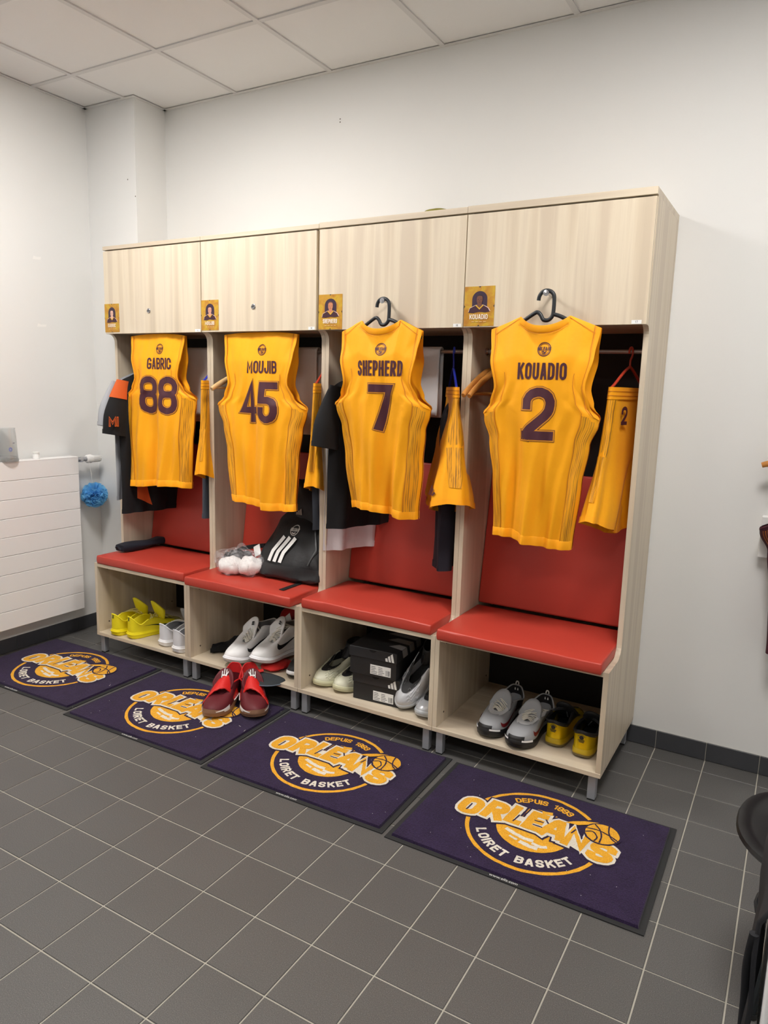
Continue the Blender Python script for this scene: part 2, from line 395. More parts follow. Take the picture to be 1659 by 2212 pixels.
# ceiling: slab, grid bars and loose boards
ceil = struct('ceiling', MB().box(XL-.1, XR+.1, YF-.1, .1, 3.034, 3.12), CEIL)
CX0, CY0 = -2.256, -0.553
xs = [XL] + [CX0+.6*k for k in range(-1, 8) if XL+.03 < CX0+.6*k < XR-.03] + [XR]
ys = [0.0] + [CY0-.6*k for k in range(0, 10) if CY0-.6*k > YF+.03] + [YF]
for x in xs[1:-1]: mesh_obj('ceiling_grid_bar', MB().box(x-.012, x+.012, YF, 0, ZC, ZC+.028), GRID, ceil, 0)
for y in ys[1:-1]: mesh_obj('ceiling_grid_bar', MB().box(XL, XR, y-.012, y+.012, ZC+.0005, ZC+.0275), GRID, ceil, 0)
for nm, b in (('back', (COLX, XR, -.02, 0)), ('left', (XL, XL+.02, YF, COLY)), ('right', (XR-.02, XR, YF, 0)), ('column', (XL, COLX+.02, COLY-.02, COLY)), ('column_side', (COLX, COLX+.02, COLY, 0))):
    mesh_obj('ceiling_wall_angle', MB().box(b[0], b[1], b[2], b[3], ZC-.0005, ZC+.003), GRID, ceil, 0)
for x0, x1 in zip(xs, xs[1:]):
    for y1, y0 in zip(ys, ys[1:]):
        cx_, cy_ = (x0+x1)/2, (y0+y1)/2
        if any(abs(cx_-p[0]) < .2 and abs(cy_-p[1]) < .2 for p in LIGHT_PANELS): continue
        mesh_obj('ceiling_tile', MB().box(x0+.011, x1-.011, y0+.011, y1-.011, ZC+.006, ZC+.022), CEIL, ceil, 0)
names_l = ['over the left lockers', 'to the right of the lockers', 'at the rear left', 'at the rear right']
for k, (lx, ly, st) in enumerate(LIGHT_PANELS):
    t = thing('ceiling_light', 'square white LED panel in the ceiling grid ' + names_l[k], 'ceiling light', (lx, ly, ZC), group='LED ceiling panels')
    mesh_obj('light_frame', MB().box(lx-.288, lx+.288, ly-.288, ly+.288, ZC+.006, ZC+.026), GRID, t, 0)
    mesh_obj('light_diffuser', MB().box(lx-.27, lx+.27, ly-.27, ly+.27, ZC+.001, ZC+.0059), mat('led_diffuser_%d' % k, (255, 255, 255), 0.5, emit=((255, 251, 247), PANEL_POWER*st)), t, 0)

# ------------------------------------------------------------------ lockers
W = 0.6975
LX = [-(4-i)*W for i in range(5)]                     # unit boundaries, left to right
def arc(cy, cz, r, a0, a1, n=6): return [(cy+r*math.cos(R(lerp(a0, a1, k/n))), cz+r*math.sin(R(lerp(a0, a1, k/n)))) for k in range(n+1)]
def side_profile(yb):
    return ([(yb, .120), (-.588, .120), (-.588, .515)] + arc(-.45, .565, .05, 270, 360) + arc(-.44, 1.712, .04, 0, 90) + [(-.44, 2.18), (yb, 2.18)])
locker_labels = ['pale wood locker at the far left, beside the wall column and radiator', 'pale wood locker second from the left, with the backpack on its bench',
                 'pale wood locker third from the left, with black shoe boxes in its base', 'pale wood locker at the right end, nearest the camera']
STICK = ['14', '15', '16', '17']
LOCKERS = []
for i in range(4):
    x0, x1 = LX[i]+.0006, LX[i+1]-.0006
    t = thing('locker', locker_labels[i], 'locker', ((x0+x1)/2, -.3, 0), group='open lockers along the back wall')
    LOCKERS.append(t)
    dz = .004 if i == 2 else (.006 if i == 3 else 0)
    for s in (0, 1):
        a, b = (x0, x0+.019) if s == 0 else (x1-.019, x1)
        mesh_obj('side_panel', MB().prism(side_profile(-.004), 'x', a, b), WOOD, t, 0)
    mesh_obj('top_board', MB().box(x0, x1, -.459, -.004, 2.18, 2.199+dz, .0008), WOODH, t, 0)
    mesh_obj('bottom_board', MB().box(x0, x1, -.589, -.004, .102, .12, .0008), WOODH, t, 0)
    mesh_obj('bench_board', MB().box(x0+.019, x1-.019, -.586, -.03, .495, .513, .0008), WOODH, t, 0)
    mesh_obj('cabinet_floor', MB().box(x0+.019, x1-.019, -.44, -.012, 1.756, 1.774), WOODH, t, 0)
    mesh_obj('back_panel', MB().box(x0+.019, x1-.019, -.012, -.004, .12, 2.18), DARKBACK, t, 0)
    xr_ = x1-.0015 - (.011 if i == 1 else 0)
    d = mesh_obj('door', MB().box(x0+.0015, xr_, -.458, -.4405, 1.752, 2.174, .0008), WOOD, t, 0)
    if i < 2:
        lx, lz = [-2.454, -1.763][i], 1.864
        lk = mesh_obj('lock', MB().lathe([(.0125, 0), (.0125, -.003), (.010, -.005), (.0, -.005)], (lx, -.458, lz), 20, 'y'), CHROME, d)
        mesh_obj('lock_slot', MB().box(lx-.0085, lx+.0085, -.4645, -.463, lz-.0022, lz+.0022).box(lx-.004, lx+.009, -.4645, -.463, lz+.004, lz+.007).box(lx-.009, lx+.004, -.4645, -.463, lz-.007, lz-.004), mat('lock_dark', (40, 40, 42), 0.5), lk, 0)
    sx = xr_-.040 if i != 3 else x1-.052
    st = mesh_obj('number_sticker', MB().box(sx, sx+.034, -.4586, -.458, 1.754, 1.767), WHITEP, d, 0)
    tb = MB(); text(tb, STICK[i], sx+.017, 1.7605, .0075, .0011, .45, .0012, lambda x, z: (x, -.45875, z)); mesh_obj('sticker_number', tb, mat('print_black', (30, 30, 32), 0.6), d, 0)
    for lxx in (x0+.016, x1-.046):
        for lyy in (-.578, -.062):
            lg = mesh_obj('leg', MB().box(lxx, lxx+.03, lyy, lyy+.03, .006, .102, .0015), STEEL, t, 0)
            mesh_obj('foot', MB().box(lxx+.001, lxx+.029, lyy+.001, lyy+.029, 0, .006), RUBBER, lg, 0)
    rl = mesh_obj('clothes_rail', MB().tube([(x0+.019, -.25, 1.67), (x1-.019, -.25, 1.67)], .0085, 14), mat('rail_metal', (168, 160, 155), 0.38, metal=0.7), t)
    for xx, sgn in ((x0+.019, 1), (x1-.019, -1)):
        mesh_obj('rail_socket', MB().lathe([(.016, 0), (.016, sgn*.004), (.011, sgn*.010), (.0, sgn*.010)], (xx, -.25, 1.67), 16, 'x'), CHROME, rl)
    # small shelf pin holes / screw caps inside the base
    for yy, zz in ((-.52, .165), (-.05, .165), (-.52, .47)):
        mesh_obj('screw_cap', MB().lathe([(.004, 0), (.004, .0012), (0, .0012)], (x0+.019, yy, zz), 10, 'x'), mat('screw_dark', (60, 50, 42), 0.6), t)
    # leaning back cushion
    bw0, bw1 = x0+.021, x1-.021
    prof = []
    yb, yt, zb_, zt_, th = -.208, -.118, .568, 1.165, .035
    mb = MB(); mb.box(bw0, bw1, -th/2, th/2, 0, math.hypot(zt_-zb_, yt-yb), .009)
    ang = math.atan2(-(yt-yb), zt_-zb_)
    mb.xform(Matrix.Translation((0, yb+th/2, zb_)) @ Matrix.Rotation(ang, 4, 'X'))
    mesh_obj('back_cushion', mb, REDVINYL, t, 50)
cus_front = [-.588, -.622, -.590, -.624]
cus_lab = ['red vinyl seat cushion with the rolled navy cloth on it', 'red vinyl seat cushion under the backpack and plastic bag', 'bare red vinyl seat cushion above the shoe boxes', 'bare red vinyl seat cushion of the right end locker']
for i in range(4):
    x0, x1 = LX[i]+.022, LX[i+1]-.022
    mb = MB(); b = bmesh.new(); bmesh.ops.create_cube(b, size=1.0)
    bmesh.ops.subdivide_edges(b, edges=list(b.edges), cuts=9, use_grid_fill=True)
    for v in b.verts:
        u, w_, q = v.co.x*2, v.co.y*2, v.co.z*2
        puff = (1-u**8)*(1-w_**8)
        # keep corners crisp but slightly rounded
        xx = lerp(x0, x1, v.co.x+.5); yy = lerp(cus_front[i], -.205, v.co.y+.5); zz = lerp(.5135, .559, v.co.z+.5)
        if q > 0: zz += .006*puff*(q if q > 0 else 0)
        if w_ < -.95: zz += .0016*math.sin(xx*17+i*2)*max(0, q); yy += .003*(1-q*q)*-1 + .0012*math.sin(xx*31+i)
        if abs(u) > .95: xx += .002*(1-q*q)*(1 if u > 0 else -1)
        v.co = (xx, yy, zz)
    sharp = [e for e in b.edges if len(e.link_faces) == 2 and e.calc_face_angle(0) > R(50)]
    bmesh.ops.bevel(b, geom=sharp, offset=.005, segments=2, affect='EDGES', profile=.6)
    mb.bm(b)
    o = mesh_obj('seat_cushion', mb, REDVINYL, None, 60, loc=((x0+x1)/2, -.4, .5135)); tag(o, cus_lab[i], 'cushion', 'red seat cushions on the locker benches')

# ------------------------------------------------------------------ door mats with the club emblem
def carpet(name, rgb, rgb2):
    m = bpy.data.materials.new(name); m.use_nodes = True; nt = m.node_tree; N = nt.nodes; L = nt.links; b = N['Principled BSDF']
    geo = N.new('ShaderNodeNewGeometry')
    n1 = N.new('ShaderNodeTexNoise'); n1.inputs['Scale'].default_value = 260; n1.inputs['Detail'].default_value = 2; L.new(geo.outputs['Position'], n1.inputs['Vector'])
    n2 = N.new('ShaderNodeTexNoise'); n2.inputs['Scale'].default_value = 14; n2.inputs['Detail'].default_value = 3; L.new(geo.outputs['Position'], n2.inputs['Vector'])
    ad = N.new('ShaderNodeMath'); ad.operation = 'MULTIPLY_ADD'; L.new(n2.outputs['Fac'], ad.inputs[0]); ad.inputs[1].default_value = 0.4; L.new(n1.outputs['Fac'], ad.inputs[2])
    L.new(ramp(nt, ad.outputs[0], [(0.45, rgb), (0.95, rgb2)]), b.inputs['Base Color'])
    b.inputs['Roughness'].default_value = 0.95; b.inputs['Sheen Weight'].default_value = 0.12; b.inputs['Specular IOR Level'].default_value = 0.1
    bp = N.new('ShaderNodeBump'); bp.inputs['Strength'].default_value = 0.7; bp.inputs['Distance'].default_value = 0.003
    L.new(n1.outputs['Fac'], bp.inputs['Height']); L.new(bp.outputs['Normal'], b.inputs['Normal'])
    MATS[name] = m; return m
PURPLE = carpet('purple_pile', (32, 22, 46), (56, 42, 74)); GOLD = carpet('gold_pile', (214, 148, 24), (246, 186, 60)); CREAM = carpet('cream_pile', (205, 196, 180), (240, 234, 222))
WHITEPRINT = mat('white_print', (235, 235, 232), 0.6)
ZP = 0.0125
def jit(mb, a=0.0011):
    rnd = random.Random(3)
    mb.v = [(x+rnd.uniform(-a, a), y+rnd.uniform(-a, a), z) for x, y, z in mb.v]; return mb
def arc_text(mb, txt, r, a0, a1, h, t, wr, z, inward, grow=0.0):
    """letters spread evenly by their widths from angle a0 to a1 (degrees)"""
    ws = [(glyph_width(c, h, t, wr) if c != ' ' else wr*h*.9) for c in txt]; tot = sum(ws); s = 0
    for c, w_ in zip(txt, ws):
        a = R(lerp(a0, a1, (s+w_/2)/tot)); s += w_
        if c == ' ': continue
        up = Vector((math.cos(a), math.sin(a))) * (-1 if inward else 1); rt = Vector((up.y, -up.x)); c0 = Vector((math.cos(a), math.sin(a)))*r
        fn = lambda x, y, c0=c0, rt=rt, up=up: (c0.x + rt.x*x + up.x*y, c0.y + rt.y*x + up.y*y, z)
        glyph(mb, c, -w_/2, -h/2, h, t, wr, fn, grow, 0.008)
def arc_band(mb, r, w_, a0, a1, z, n=64, c=(0, 0)):
    mb.grid([[(c[0]+q*math.cos(R(lerp(a0, a1, k/n))), c[1]+q*math.sin(R(lerp(a0, a1, k/n))), z) for q in (r-w_/2, r+w_/2)] for k in range(n+1)])
ORL = [('O', -.286, .004, .082), ('R', -.196, .026, .080), ('L', -.112, .040, .062), ('E', -.046, .041, .064), ('A', .012, .036, .094), ('N', .098, .026, .084), ('S', .186, -.006, .086)]
def emblem():
    """flat pile layers in mat coordinates, as one mesh per colour and level"""
    out = []
    L1 = MB()                                                    # ring + inner disc (gold, lowest)
    arc_band(L1, .228, .014, 48, 345, ZP+.0004)
    disc(L1, (0, .006), .128, lambda x, y: (x, y, ZP+.0004), 48, 3)
    out.append(('ring', jit(L1), GOLD))
    L1b = MB()                                                   # cream player shapes in the disc
    for pts, w_ in (([(-.085, -.038), (-.05, -.052), (-.01, -.062), (.02, -.060)], .016), ([(-.02, -.085), (.02, -.094), (.045, -.092)], .018), ([(.02, -.072), (.05, -.078), (.07, -.068)], .014), ([(-.06, -.072), (-.03, -.082)], .010)):
        q = MB(); strip(q, pts, w_, False, lambda x, y: (x, y, ZP+.0007), .008); out.append(('player_shape', jit(q), CREAM))
    def word(z, grow, t=.0300):
        mb = MB()
        for ch, x, yc, w_ in ORL:
            h = .118 if ch not in 'OS' else .112
            wr = (w_-t)/max(GL[ch][0], .01)/h
            glyph(mb, ch, x, yc-h/2+ .012, h, t, wr, lambda a, b: (a, b - 0.02*a, z), grow, 0.012, 2, slant=.10)
        return mb
    m0 = word(ZP+.0012, .033); out.append(('word_shadow', jit(m0), PURPLE))
    m1 = word(ZP+.0019, .019); strip(m1, [(-.27, -.0), (-.15, .02), (0, .03), (.12, .02), (.24, -.03)], .06, False, lambda x, y: (x, y, ZP+.0019), .02, 2)
    out.append(('word_outline', jit(m1), CREAM))
    m2 = word(ZP+.0026, .0); strip(m2, [(-.005, .118), (.03, .128)], .018, False, lambda x, y: (x, y, ZP+.0026)); out.append(('word_letters', jit(m2), GOLD))
    for pts in ([(-.247, -.012), (-.243, .036)], [(-.078, .010), (-.070, .060)], [(-.012, .030), (.022, .030)], [(-.014, .056), (.018, .060)], [(.020, .082), (.034, .062)], [(.118, .052), (.126, .082)]):
        q = MB(); strip(q, pts, .0055, False, lambda x, y: (x, y, ZP+.0033), .006); out.append(('letter_gap', jit(q, .0006), PURPLE))
    b0 = MB(); disc(b0, (.211, .104), .064, lambda x, y: (x, y, ZP+.0032), 32, 2); out.append(('ball_edge', jit(b0), PURPLE))
    b1 = MB(); disc(b1, (.211, .104), .057, lambda x, y: (x, y, ZP+.0037), 32, 3)
    b1.add([(x, y, ZP+.0031) for x, y in ((.080, .104), (.105, .126), (.140, .148), (.180, .163), (.222, .168), (.19, .152), (.155, .134), (.125, .112))], [(0, 1, 7), (1, 2, 6, 7), (2, 3, 5, 6), (3, 4, 5)]); out.append(('ball', jit(b1), GOLD))
    b2 = MB()
    for pts in ([(.155, .112), (.19, .118), (.23, .108), (.266, .088)], [(.176, .148), (.2, .12), (.212, .085), (.214, .048)], [(.222, .160), (.228, .125), (.242, .095), (.262, .078)], [(.156, .088), (.18, .10), (.2, .075), (.196, .05)]):
        strip(b2, [tuple(p) for p in spline([(a, b, 0) for a, b in pts], 5, False)], .0055, False, lambda x, y: (x, y, ZP+.0041), .01)
    out.append(('ball_seams', jit(b2, .0006), PURPLE))
    t1 = MB(); arc_text(t1, 'DEPUIS', .184, 129, 91, .030, .0062, .50, ZP+.0006, False); out.append(('upper_lettering', jit(t1, .0006), GOLD))
    t4 = MB(); arc_text(t4, '1993', .184, 84, 60, .030, .0062, .50, ZP+.0006, False); out.append(('upper_lettering', jit(t4, .0006), GOLD))
    t2 = MB(); arc_text(t2, 'LOIRET', .180, 207, 261, .038, .0085, .50, ZP+.0006, True); out.append(('lower_lettering', jit(t2, .0007), CREAM))
    t3 = MB(); arc_text(t3, 'BASKET', .180, 269, 331, .038, .0085, .50, ZP+.0006, True); out.append(('lower_lettering', jit(t3, .0007), CREAM))
    return out
EMB = None
def door_mat(label, c, w_, d_, rz):
    global EMB
    t = thing('door_mat', label, 'mat', (c[0], c[1], 0.0005), (0, 0, R(rz)), 'purple emblem mats on the floor')
    b = MB(); b.prism([(-w_/2, -d_/2), (w_/2, -d_/2), (w_/2, d_/2), (-w_/2, d_/2)], 'z', 0, .0035)
    mesh_obj('rubber_border', b, RUBBER, t, 0, True)
    p = MB(); nx, ny = 44, 30; a, bb = w_/2-.022, d_/2-.020; rnd = random.Random(int(c[0]*100))
    rows = [[(lerp(-a, a, i/nx) + (rnd.uniform(-.0015, .0015) if j in (0, ny) else 0), lerp(-bb, bb, j/ny), ZP + rnd.uniform(-.0003, .0003)) for i in range(nx+1)] for j in range(ny+1)]
    p.grid(rows)
    for edge in ([rows[0][i] for i in range(nx+1)], [rows[ny][i] for i in range(nx, -1, -1)], [rows[j][nx] for j in range(ny+1)], [rows[j][0] for j in range(ny, -1, -1)]):
        p.grid([[(q[0]*1.006, q[1]*1.008, .003) for q in edge], edge])
    pile = mesh_obj('pile', p, PURPLE, t, 40, True)
    if EMB is None:
        EMB = []
        for nm, mb, mt in emblem():
            o = mesh_obj(nm, mb, mt, pile, 0, True); EMB.append(o)
    else:
        for o in EMB:
            q = o.copy(); COL.objects.link(q); q.parent = pile
    wt = MB(); ttl = 'www.elis.com'; cu = bpy.data.curves.new('web_address', 'FONT'); cu.body = ttl; cu.size = .0155; cu.shear = 0.15; cu.align_x = 'CENTER'
    tmp = bpy.data.objects.new('tmp', cu); me = bpy.data.meshes.new_from_object(tmp); bpy.data.objects.remove(tmp)
    wt.add([(v.co.x*1.08, v.co.y-d_/2+.006, .0042) for v in me.vertices], [tuple(f.vertices) for f in me.polygons])
    mesh_obj('web_address', wt, WHITEPRINT, t, 0, True)
    return t
door_mat('purple emblem mat at the far left, beside the radiator', (-2.716, -.876), .850, .585, 1.0)
door_mat('purple emblem mat with the red shoes standing on it', (-1.852, -.890), .836, .595, 1.0)
door_mat('purple emblem mat in front of the shoe box locker', (-1.0065, -.892), .828, .595, 1.0)
door_mat('purple emblem mat nearest the camera, at the right', (-.147, -.8965), .850, .592, 0.0)
# lint on the mats and grit on the floor
LINT = mat('lint', (225, 222, 214), 0.9)
rnd = random.Random(11); lint = MB()
for k in range(60):
    x, y, a = rnd.uniform(-2.9, .2), rnd.uniform(-1.15, -.64), rnd.uniform(0, 3.1); l_ = rnd.uniform(.001, .0025) if k > 2 else .014
    lint.tube([(x, y, .0155), (x+l_*math.cos(a), y+l_*math.sin(a), .0155)], .0009, 4)
o = mesh_obj('lint', lint, LINT, None, 0); o['kind'] = 'stuff'; o['label'] = 'white specks of lint on the purple mats'; o['category'] = 'lint'

# ------------------------------------------------------------------ sleeveless jerseys
def fabric(name, rgb, rough=0.62, bump=0.25, bscale=45, dark=None):
    return mat(name, rgb, rough, var=0.05, vscale=10, bump=bump, bscale=bscale, sheen=0.05, bdist=0.003, spec=0.3)
YEL = fabric('yellow_mesh_fabric', (255, 172, 14)); YELTRIM = fabric('yellow_trim', (255, 168, 12), 0.6)
SEAM = mat('seam_thread', (206, 124, 10), 0.7)
MAROON = mat('maroon_print', (72, 28, 42), 0.55)
def dotted(name, base, dot, nu=8.0, nv=110.0):
    m = bpy.data.materials.new(name); m.use_nodes = True; nt = m.node_tree; N = nt.nodes; L = nt.links; b = N['Principled BSDF']
    uv = N.new('ShaderNodeTexCoord'); sp = N.new('ShaderNodeSeparateXYZ'); L.new(uv.outputs['UV'], sp.inputs[0])
    def mth(op, a, bb=None, c=None):
        n = N.new('ShaderNodeMath'); n.operation = op
        for k, v in enumerate((a, bb, c)):
            if v is None: continue
            if isinstance(v, (int, float)): n.inputs[k].default_value = v
            else: L.new(v, n.inputs[k])
        return n.outputs[0]
    su = mth('SINE', mth('MULTIPLY', sp.outputs['X'], nu*6.2832)); sv = mth('SINE', mth('MULTIPLY', sp.outputs['Y'], nv*6.2832))
    big = N.new('ShaderNodeTexNoise'); big.inputs['Scale'].default_value = 1.0; big.inputs['Detail'].default_value = 1
    mp = N.new('ShaderNodeMapping'); mp.inputs['Scale'].default_value = (6, 5, 1); L.new(uv.outputs['UV'], mp.inputs['Vector']); L.new(mp.outputs['Vector'], big.inputs['Vector'])
    val = mth('ADD', mth('MULTIPLY', su, 0.8), mth('ADD', mth('MULTIPLY', sv, 0.45), mth('MULTIPLY', mth('SUBTRACT', big.outputs['Fac'], 0.5), 4.2)))
    fac = mth('MULTIPLY', mth('GREATER_THAN', val, 0.45), 0.62)
    mx = N.new('ShaderNodeMix'); mx.data_type = 'RGBA'; mx.inputs['A'].default_value = lin(base)+(1,); mx.inputs['B'].default_value = lin(dot)+(1,)
    L.new(fac, mx.inputs['Factor']); L.new(mx.outputs['Result'], b.inputs['Base Color']); b.inputs['Roughness'].default_value = 0.5; b.inputs['Specular IOR Level'].default_value = 0.4
    MATS[name] = m; return m
DOTS = dotted('yellow_dotted_side_panel', (240, 165, 20), (84, 42, 36))
DOTSM = dotted('maroon_dotted_side_panel', (62, 20, 30), (214, 128, 40))

class Jersey:
    def __init__(s, cx, yc, ztop, zarm, zhem, sh, arm, wst, hem, seed, neck=.092, tuck=False, hemshift=0.0, depth=.055, lean=0.0):
        s.__dict__.update(locals()); s.rnd = random.Random(seed)
        s.ph = [s.rnd.uniform(0, 6.28) for _ in range(6)]
        s.tarm = (ztop-zarm)/(ztop-zhem)
    def zt(s, q):
        a = abs(q)*s.sh
        if s.tuck: return s.ztop - .012*(abs(q)**3)
        if a < s.neck: return s.ztop - .036*(1-(a/s.neck)**2.2)
        return s.ztop - .045*((a-s.neck)/(s.sh-s.neck))
    def ztr(s, q):                                    # lower neckline of the far panel
        a = abs(q)*s.sh
        if s.tuck or a >= s.neck: return s.zt(q)
        return s.ztop - .10*(1-(a/s.neck)**2.2)
    def hw(s, t):
        ta = s.tarm
        return interp(t, [(0, s.sh), (ta*.3, s.sh*.94), (ta*.66, s.sh*.835), (ta*.86, lerp(s.sh*.85, s.arm, .32)), (ta*.99, s.arm), (ta+.02, s.arm*.985), (ta+.12, lerp(s.arm, s.wst, .6)), (.7, s.wst), (1, s.hem)])
    def F(s, q, t, side=-1, off=0.0):
        """q -1..1 across, t 0..1 down; side -1 towards the room, +1 towards the wall"""
        ta = s.tarm; zt = s.zt(q) if side < 0 else s.ztr(q)
        z = zt + (s.zhem - zt)*t
        z += .012*math.sin(2.2*q+s.ph[5])*t*t
        x = s.cx + s.hemshift*t*t + s.hw(t)*q
        dep = s.depth*min(1, t/.16)**.6 * (0.65+.35*math.sin(min(1, t/ta)*1.57))
        shp = math.sqrt(max(0, 1-abs(q)**2.6))
        if t < ta: shp = max(shp, .8*math.sin(math.pi*min(1, t/ta))**.7 if t > 0 else 0)
        if abs(q)*s.sh < s.neck and not s.tuck: dep = max(dep, .03*(1-(abs(q)*s.sh/s.neck)**2))
        y = s.yc + side*dep*shp
        g = max(0, min(1, (t-.18)/.6)); 
        rip = .019*g*(math.sin(6.5*q+s.ph[0]+.8*t) + .6*math.sin(11*q+s.ph[1]-1.3*t)) * (1-.35*abs(q))
        rip += .004*math.sin(22*q+9*t+s.ph[2])*(.3+g) + .0035*math.sin(5*q-13*t+s.ph[3])
        y += rip*(1 if side < 0 else .8) + side*(off+.003) + s.lean*t
        if off and t < .02: z += 0
        return Vector((x, y, z))
    def at(s, x, z, off):
        t = (s.ztop-z)/(s.ztop-s.zhem)
        for _ in range(4):
            q = max(-.98, min(.98, (x - s.cx - s.hemshift*t*t)/s.hw(t))); zt = s.zt(q)
            t = max(0.0, min(1, (z - zt - .012*math.sin(2.2*q+s.ph[5])*t*t)/(s.zhem-zt)))
        p = s.F(q, t, -1, off); return (x, p.y, z)
    def build(s, name, label, cat_group, mats, parts):
        base = thing(name, label, 'jersey', (s.cx, s.yc, s.zhem), group=cat_group)
        nq, nt_ = 80, 110; body, trim, dots = mats
        mb = MB(); Q = [lerp(-1, 1, i/nq) for i in range(nq+1)]
        mb.grid([[s.F(q, j/nt_, -1) for q in Q] for j in range(nt_+1)]); mesh_obj('near_panel', mb, body, base, 80)
        mb = MB(); mb.grid([[s.F(q, j/nt_, 1) for q in Q] for j in range(nt_+1)], flip=True); mesh_obj('far_panel', mb, body, base, 80)
        # neck band
        if not s.tuck:
            nb = MB(); qn = s.neck/s.sh
            for side in (-1, 1):
                w_ = [(.0, .0042), (.005, .005), (.026, .005), (.032, .0018)]
                nb.grid([[s.F(q, d_, side, o_) for d_, o_ in w_] for q in [lerp(-qn, qn, k/24) for k in range(25)]])
            mesh_obj('neck_band', nb, trim, base, 80)
            nl = MB()
            strip_rows = [[s.F(q*1.0, d_, -1, .006) for d_ in (.034, .0365)] for q in [lerp(-qn*1.04, qn*1.04, k/24) for k in range(25)]]
            nl.grid(strip_rows)
            for sg in (-1, 1): nl.grid([[s.F(sg*q, d_, -1, .0022) for d_ in (.006+.05*(q-qn), .0088+.05*(q-qn))] for q in [lerp(qn, .93, k/8) for k in range(9)]])
            mesh_obj('neck_seam', nl, SEAM if body is YEL else trim, base, 80)
        # arm hole bands
        ta = s.tarm
        for sg in (-1, 1):
            ab = MB()
            for side in (-1, 1):
                ab.grid([[s.F(sg*max(0, (1-d_*(.62+.38*(1-math.sin(math.pi*min(1, k/22*.98))**2)))), k/22*ta*(1.0 - d_*.25*(k/22)), side, o_) for d_, o_ in ((0, .004), (.012, .0048), (.075, .0045), (.085, .001))] for k in range(23)])
            mesh_obj('armhole_band', ab, trim, base, 80)
            al = MB(); al.grid([[s.F(sg*(1-d_*(.62+.38*(1-math.sin(math.pi*min(1, k/22*.98))**2))), k/22*ta*(1.0 - d_*.25*(k/22)), -1, .0052) for d_ in (.088, .103)] for k in range(23)]); mesh_obj('armhole_seam', al, SEAM if body is YEL else trim, base, 80)
            sd = MB(); sd.uv = []
            us = [lerp(.74, 1.0, k/5) for k in range(6)]; n_t = 40
            for side in (-1, 1):
                rows = []
                for k in range(n_t+1):
                    row = []
                    for u_ in us:
                        t_ = lerp(ta*1.035 if u_ > .85 else ta*(1.0+.0), .965, k/n_t)
                        row.append(s.F(sg*u_, t_, side, .0016)); sd.uv.append(((u_-.74)/.26, k/n_t))
                    rows.append(row)
                sd.grid(rows)
            mesh_obj('side_panel', sd, dots, base, 80)
            sl = MB(); sl.grid([[s.F(sg*u_, lerp(ta*.55, .97, k/40), -1, .0028) for u_ in (.735, .748)] for k in range(41)]); mesh_obj('side_seam', sl, SEAM if body is YEL else trim, base, 80)
        hm = MB(); hm.grid([[s.F(q, d_, -1, o_) for d_, o_ in ((.957, .0006), (.960, .003), (1.0, .003))] for q in Q]); hm.grid([[s.F(q, d_, 1, o_) for d_, o_ in ((.957, .0006), (.960, .003), (1.0, .003))] for q in Q]); mesh_obj('hem_band', hm, trim, base, 80)
        # lettering
        nm, num = parts['name'], parts['number']
        def lay(part, off, mt, draw):
            mb = MB(); draw(mb, lambda x, z: s.at(x, z, off)); mesh_obj(part, mb, mt, base, 80)
        if nm:
            txt, x, z, h, wd = nm; t_ = h*.155; sp = h*.07
            n_sum = sum(GL[c][0] for c in txt); wr = (wd - len(txt)*t_ - (len(txt)-1)*sp)/(n_sum*h)
            lay('name_lettering', .0015, MAROON, lambda mb, fn: text(mb, txt, x, z, h, t_, wr, sp, fn, 0, .009, 2))
        if num:
            txt, x, z, h, wd = num; t_ = h*.17; sp = h*.07
            n_sum = sum(GL[c][0] for c in txt); wr = (wd - len(txt)*t_ - (len(txt)-1)*sp)/(n_sum*h)
            lay('number_outline', .0014, MAROON, lambda mb, fn: text(mb, txt, x, z, h, t_, wr, sp, fn, .0120, .007, 5))
            lay('number_gap', .0021, mat('ochre_print', (214, 140, 22), .55), lambda mb, fn: text(mb, txt, x, z, h, t_, wr, sp, fn, .0088, .007, 5))
            lay('number_digits', .0028, MAROON, lambda mb, fn: text(mb, txt, x, z, h, t_, wr, sp, fn, 0, .007, 5))
        if parts.get('crest'):
            x, z, r = parts['crest']
            def crest(mb, fn):
                disc(mb, (x, z), r, fn, 32, 1, r*.87); disc(mb, (x, z), r*.78, fn, 32, 1, r*.72)
                text(mb, 'ORLEANS', x, z+r*.08, r*.52, r*.115, .26, r*.05, fn, 0, .004, 1)
                strip(mb, [(x-r*.35, z-r*.42), (x-r*.1, z-r*.3), (x+r*.1, z-r*.5), (x+r*.35, z-r*.3)], r*.16, False, fn, .004)
                strip(mb, [(x-r*.25, z-r*.58), (x+r*.05, z-r*.62), (x+r*.25, z-r*.55)], r*.1, False, fn, .004)
            lay('crest', .0014, MAROON, crest)
        return base
jl = ['yellow sleeveless jersey with the number 88, hanging from the far left locker', 'yellow sleeveless jersey with the number 45, hanging over the backpack',
      'yellow sleeveless jersey with the number 7 on a black hanger', 'yellow sleeveless jersey with the number 2, nearest the camera']
YM = (YEL, YELTRIM, DOTS)
G = 'yellow numbered jerseys hanging on the lockers'
Jersey(-2.425, -.425, 1.750, 1.430, .955, .192, .258, .232, .218, 3, tuck=True, hemshift=-.015, depth=.035).build('jersey', jl[0], G, YM,
    {'name': ('GABRIC', -2.391, 1.599, .058, .168), 'number': ('88', -2.397, 1.438, .19, .258), 'crest': (-2.392, 1.673, .026)})
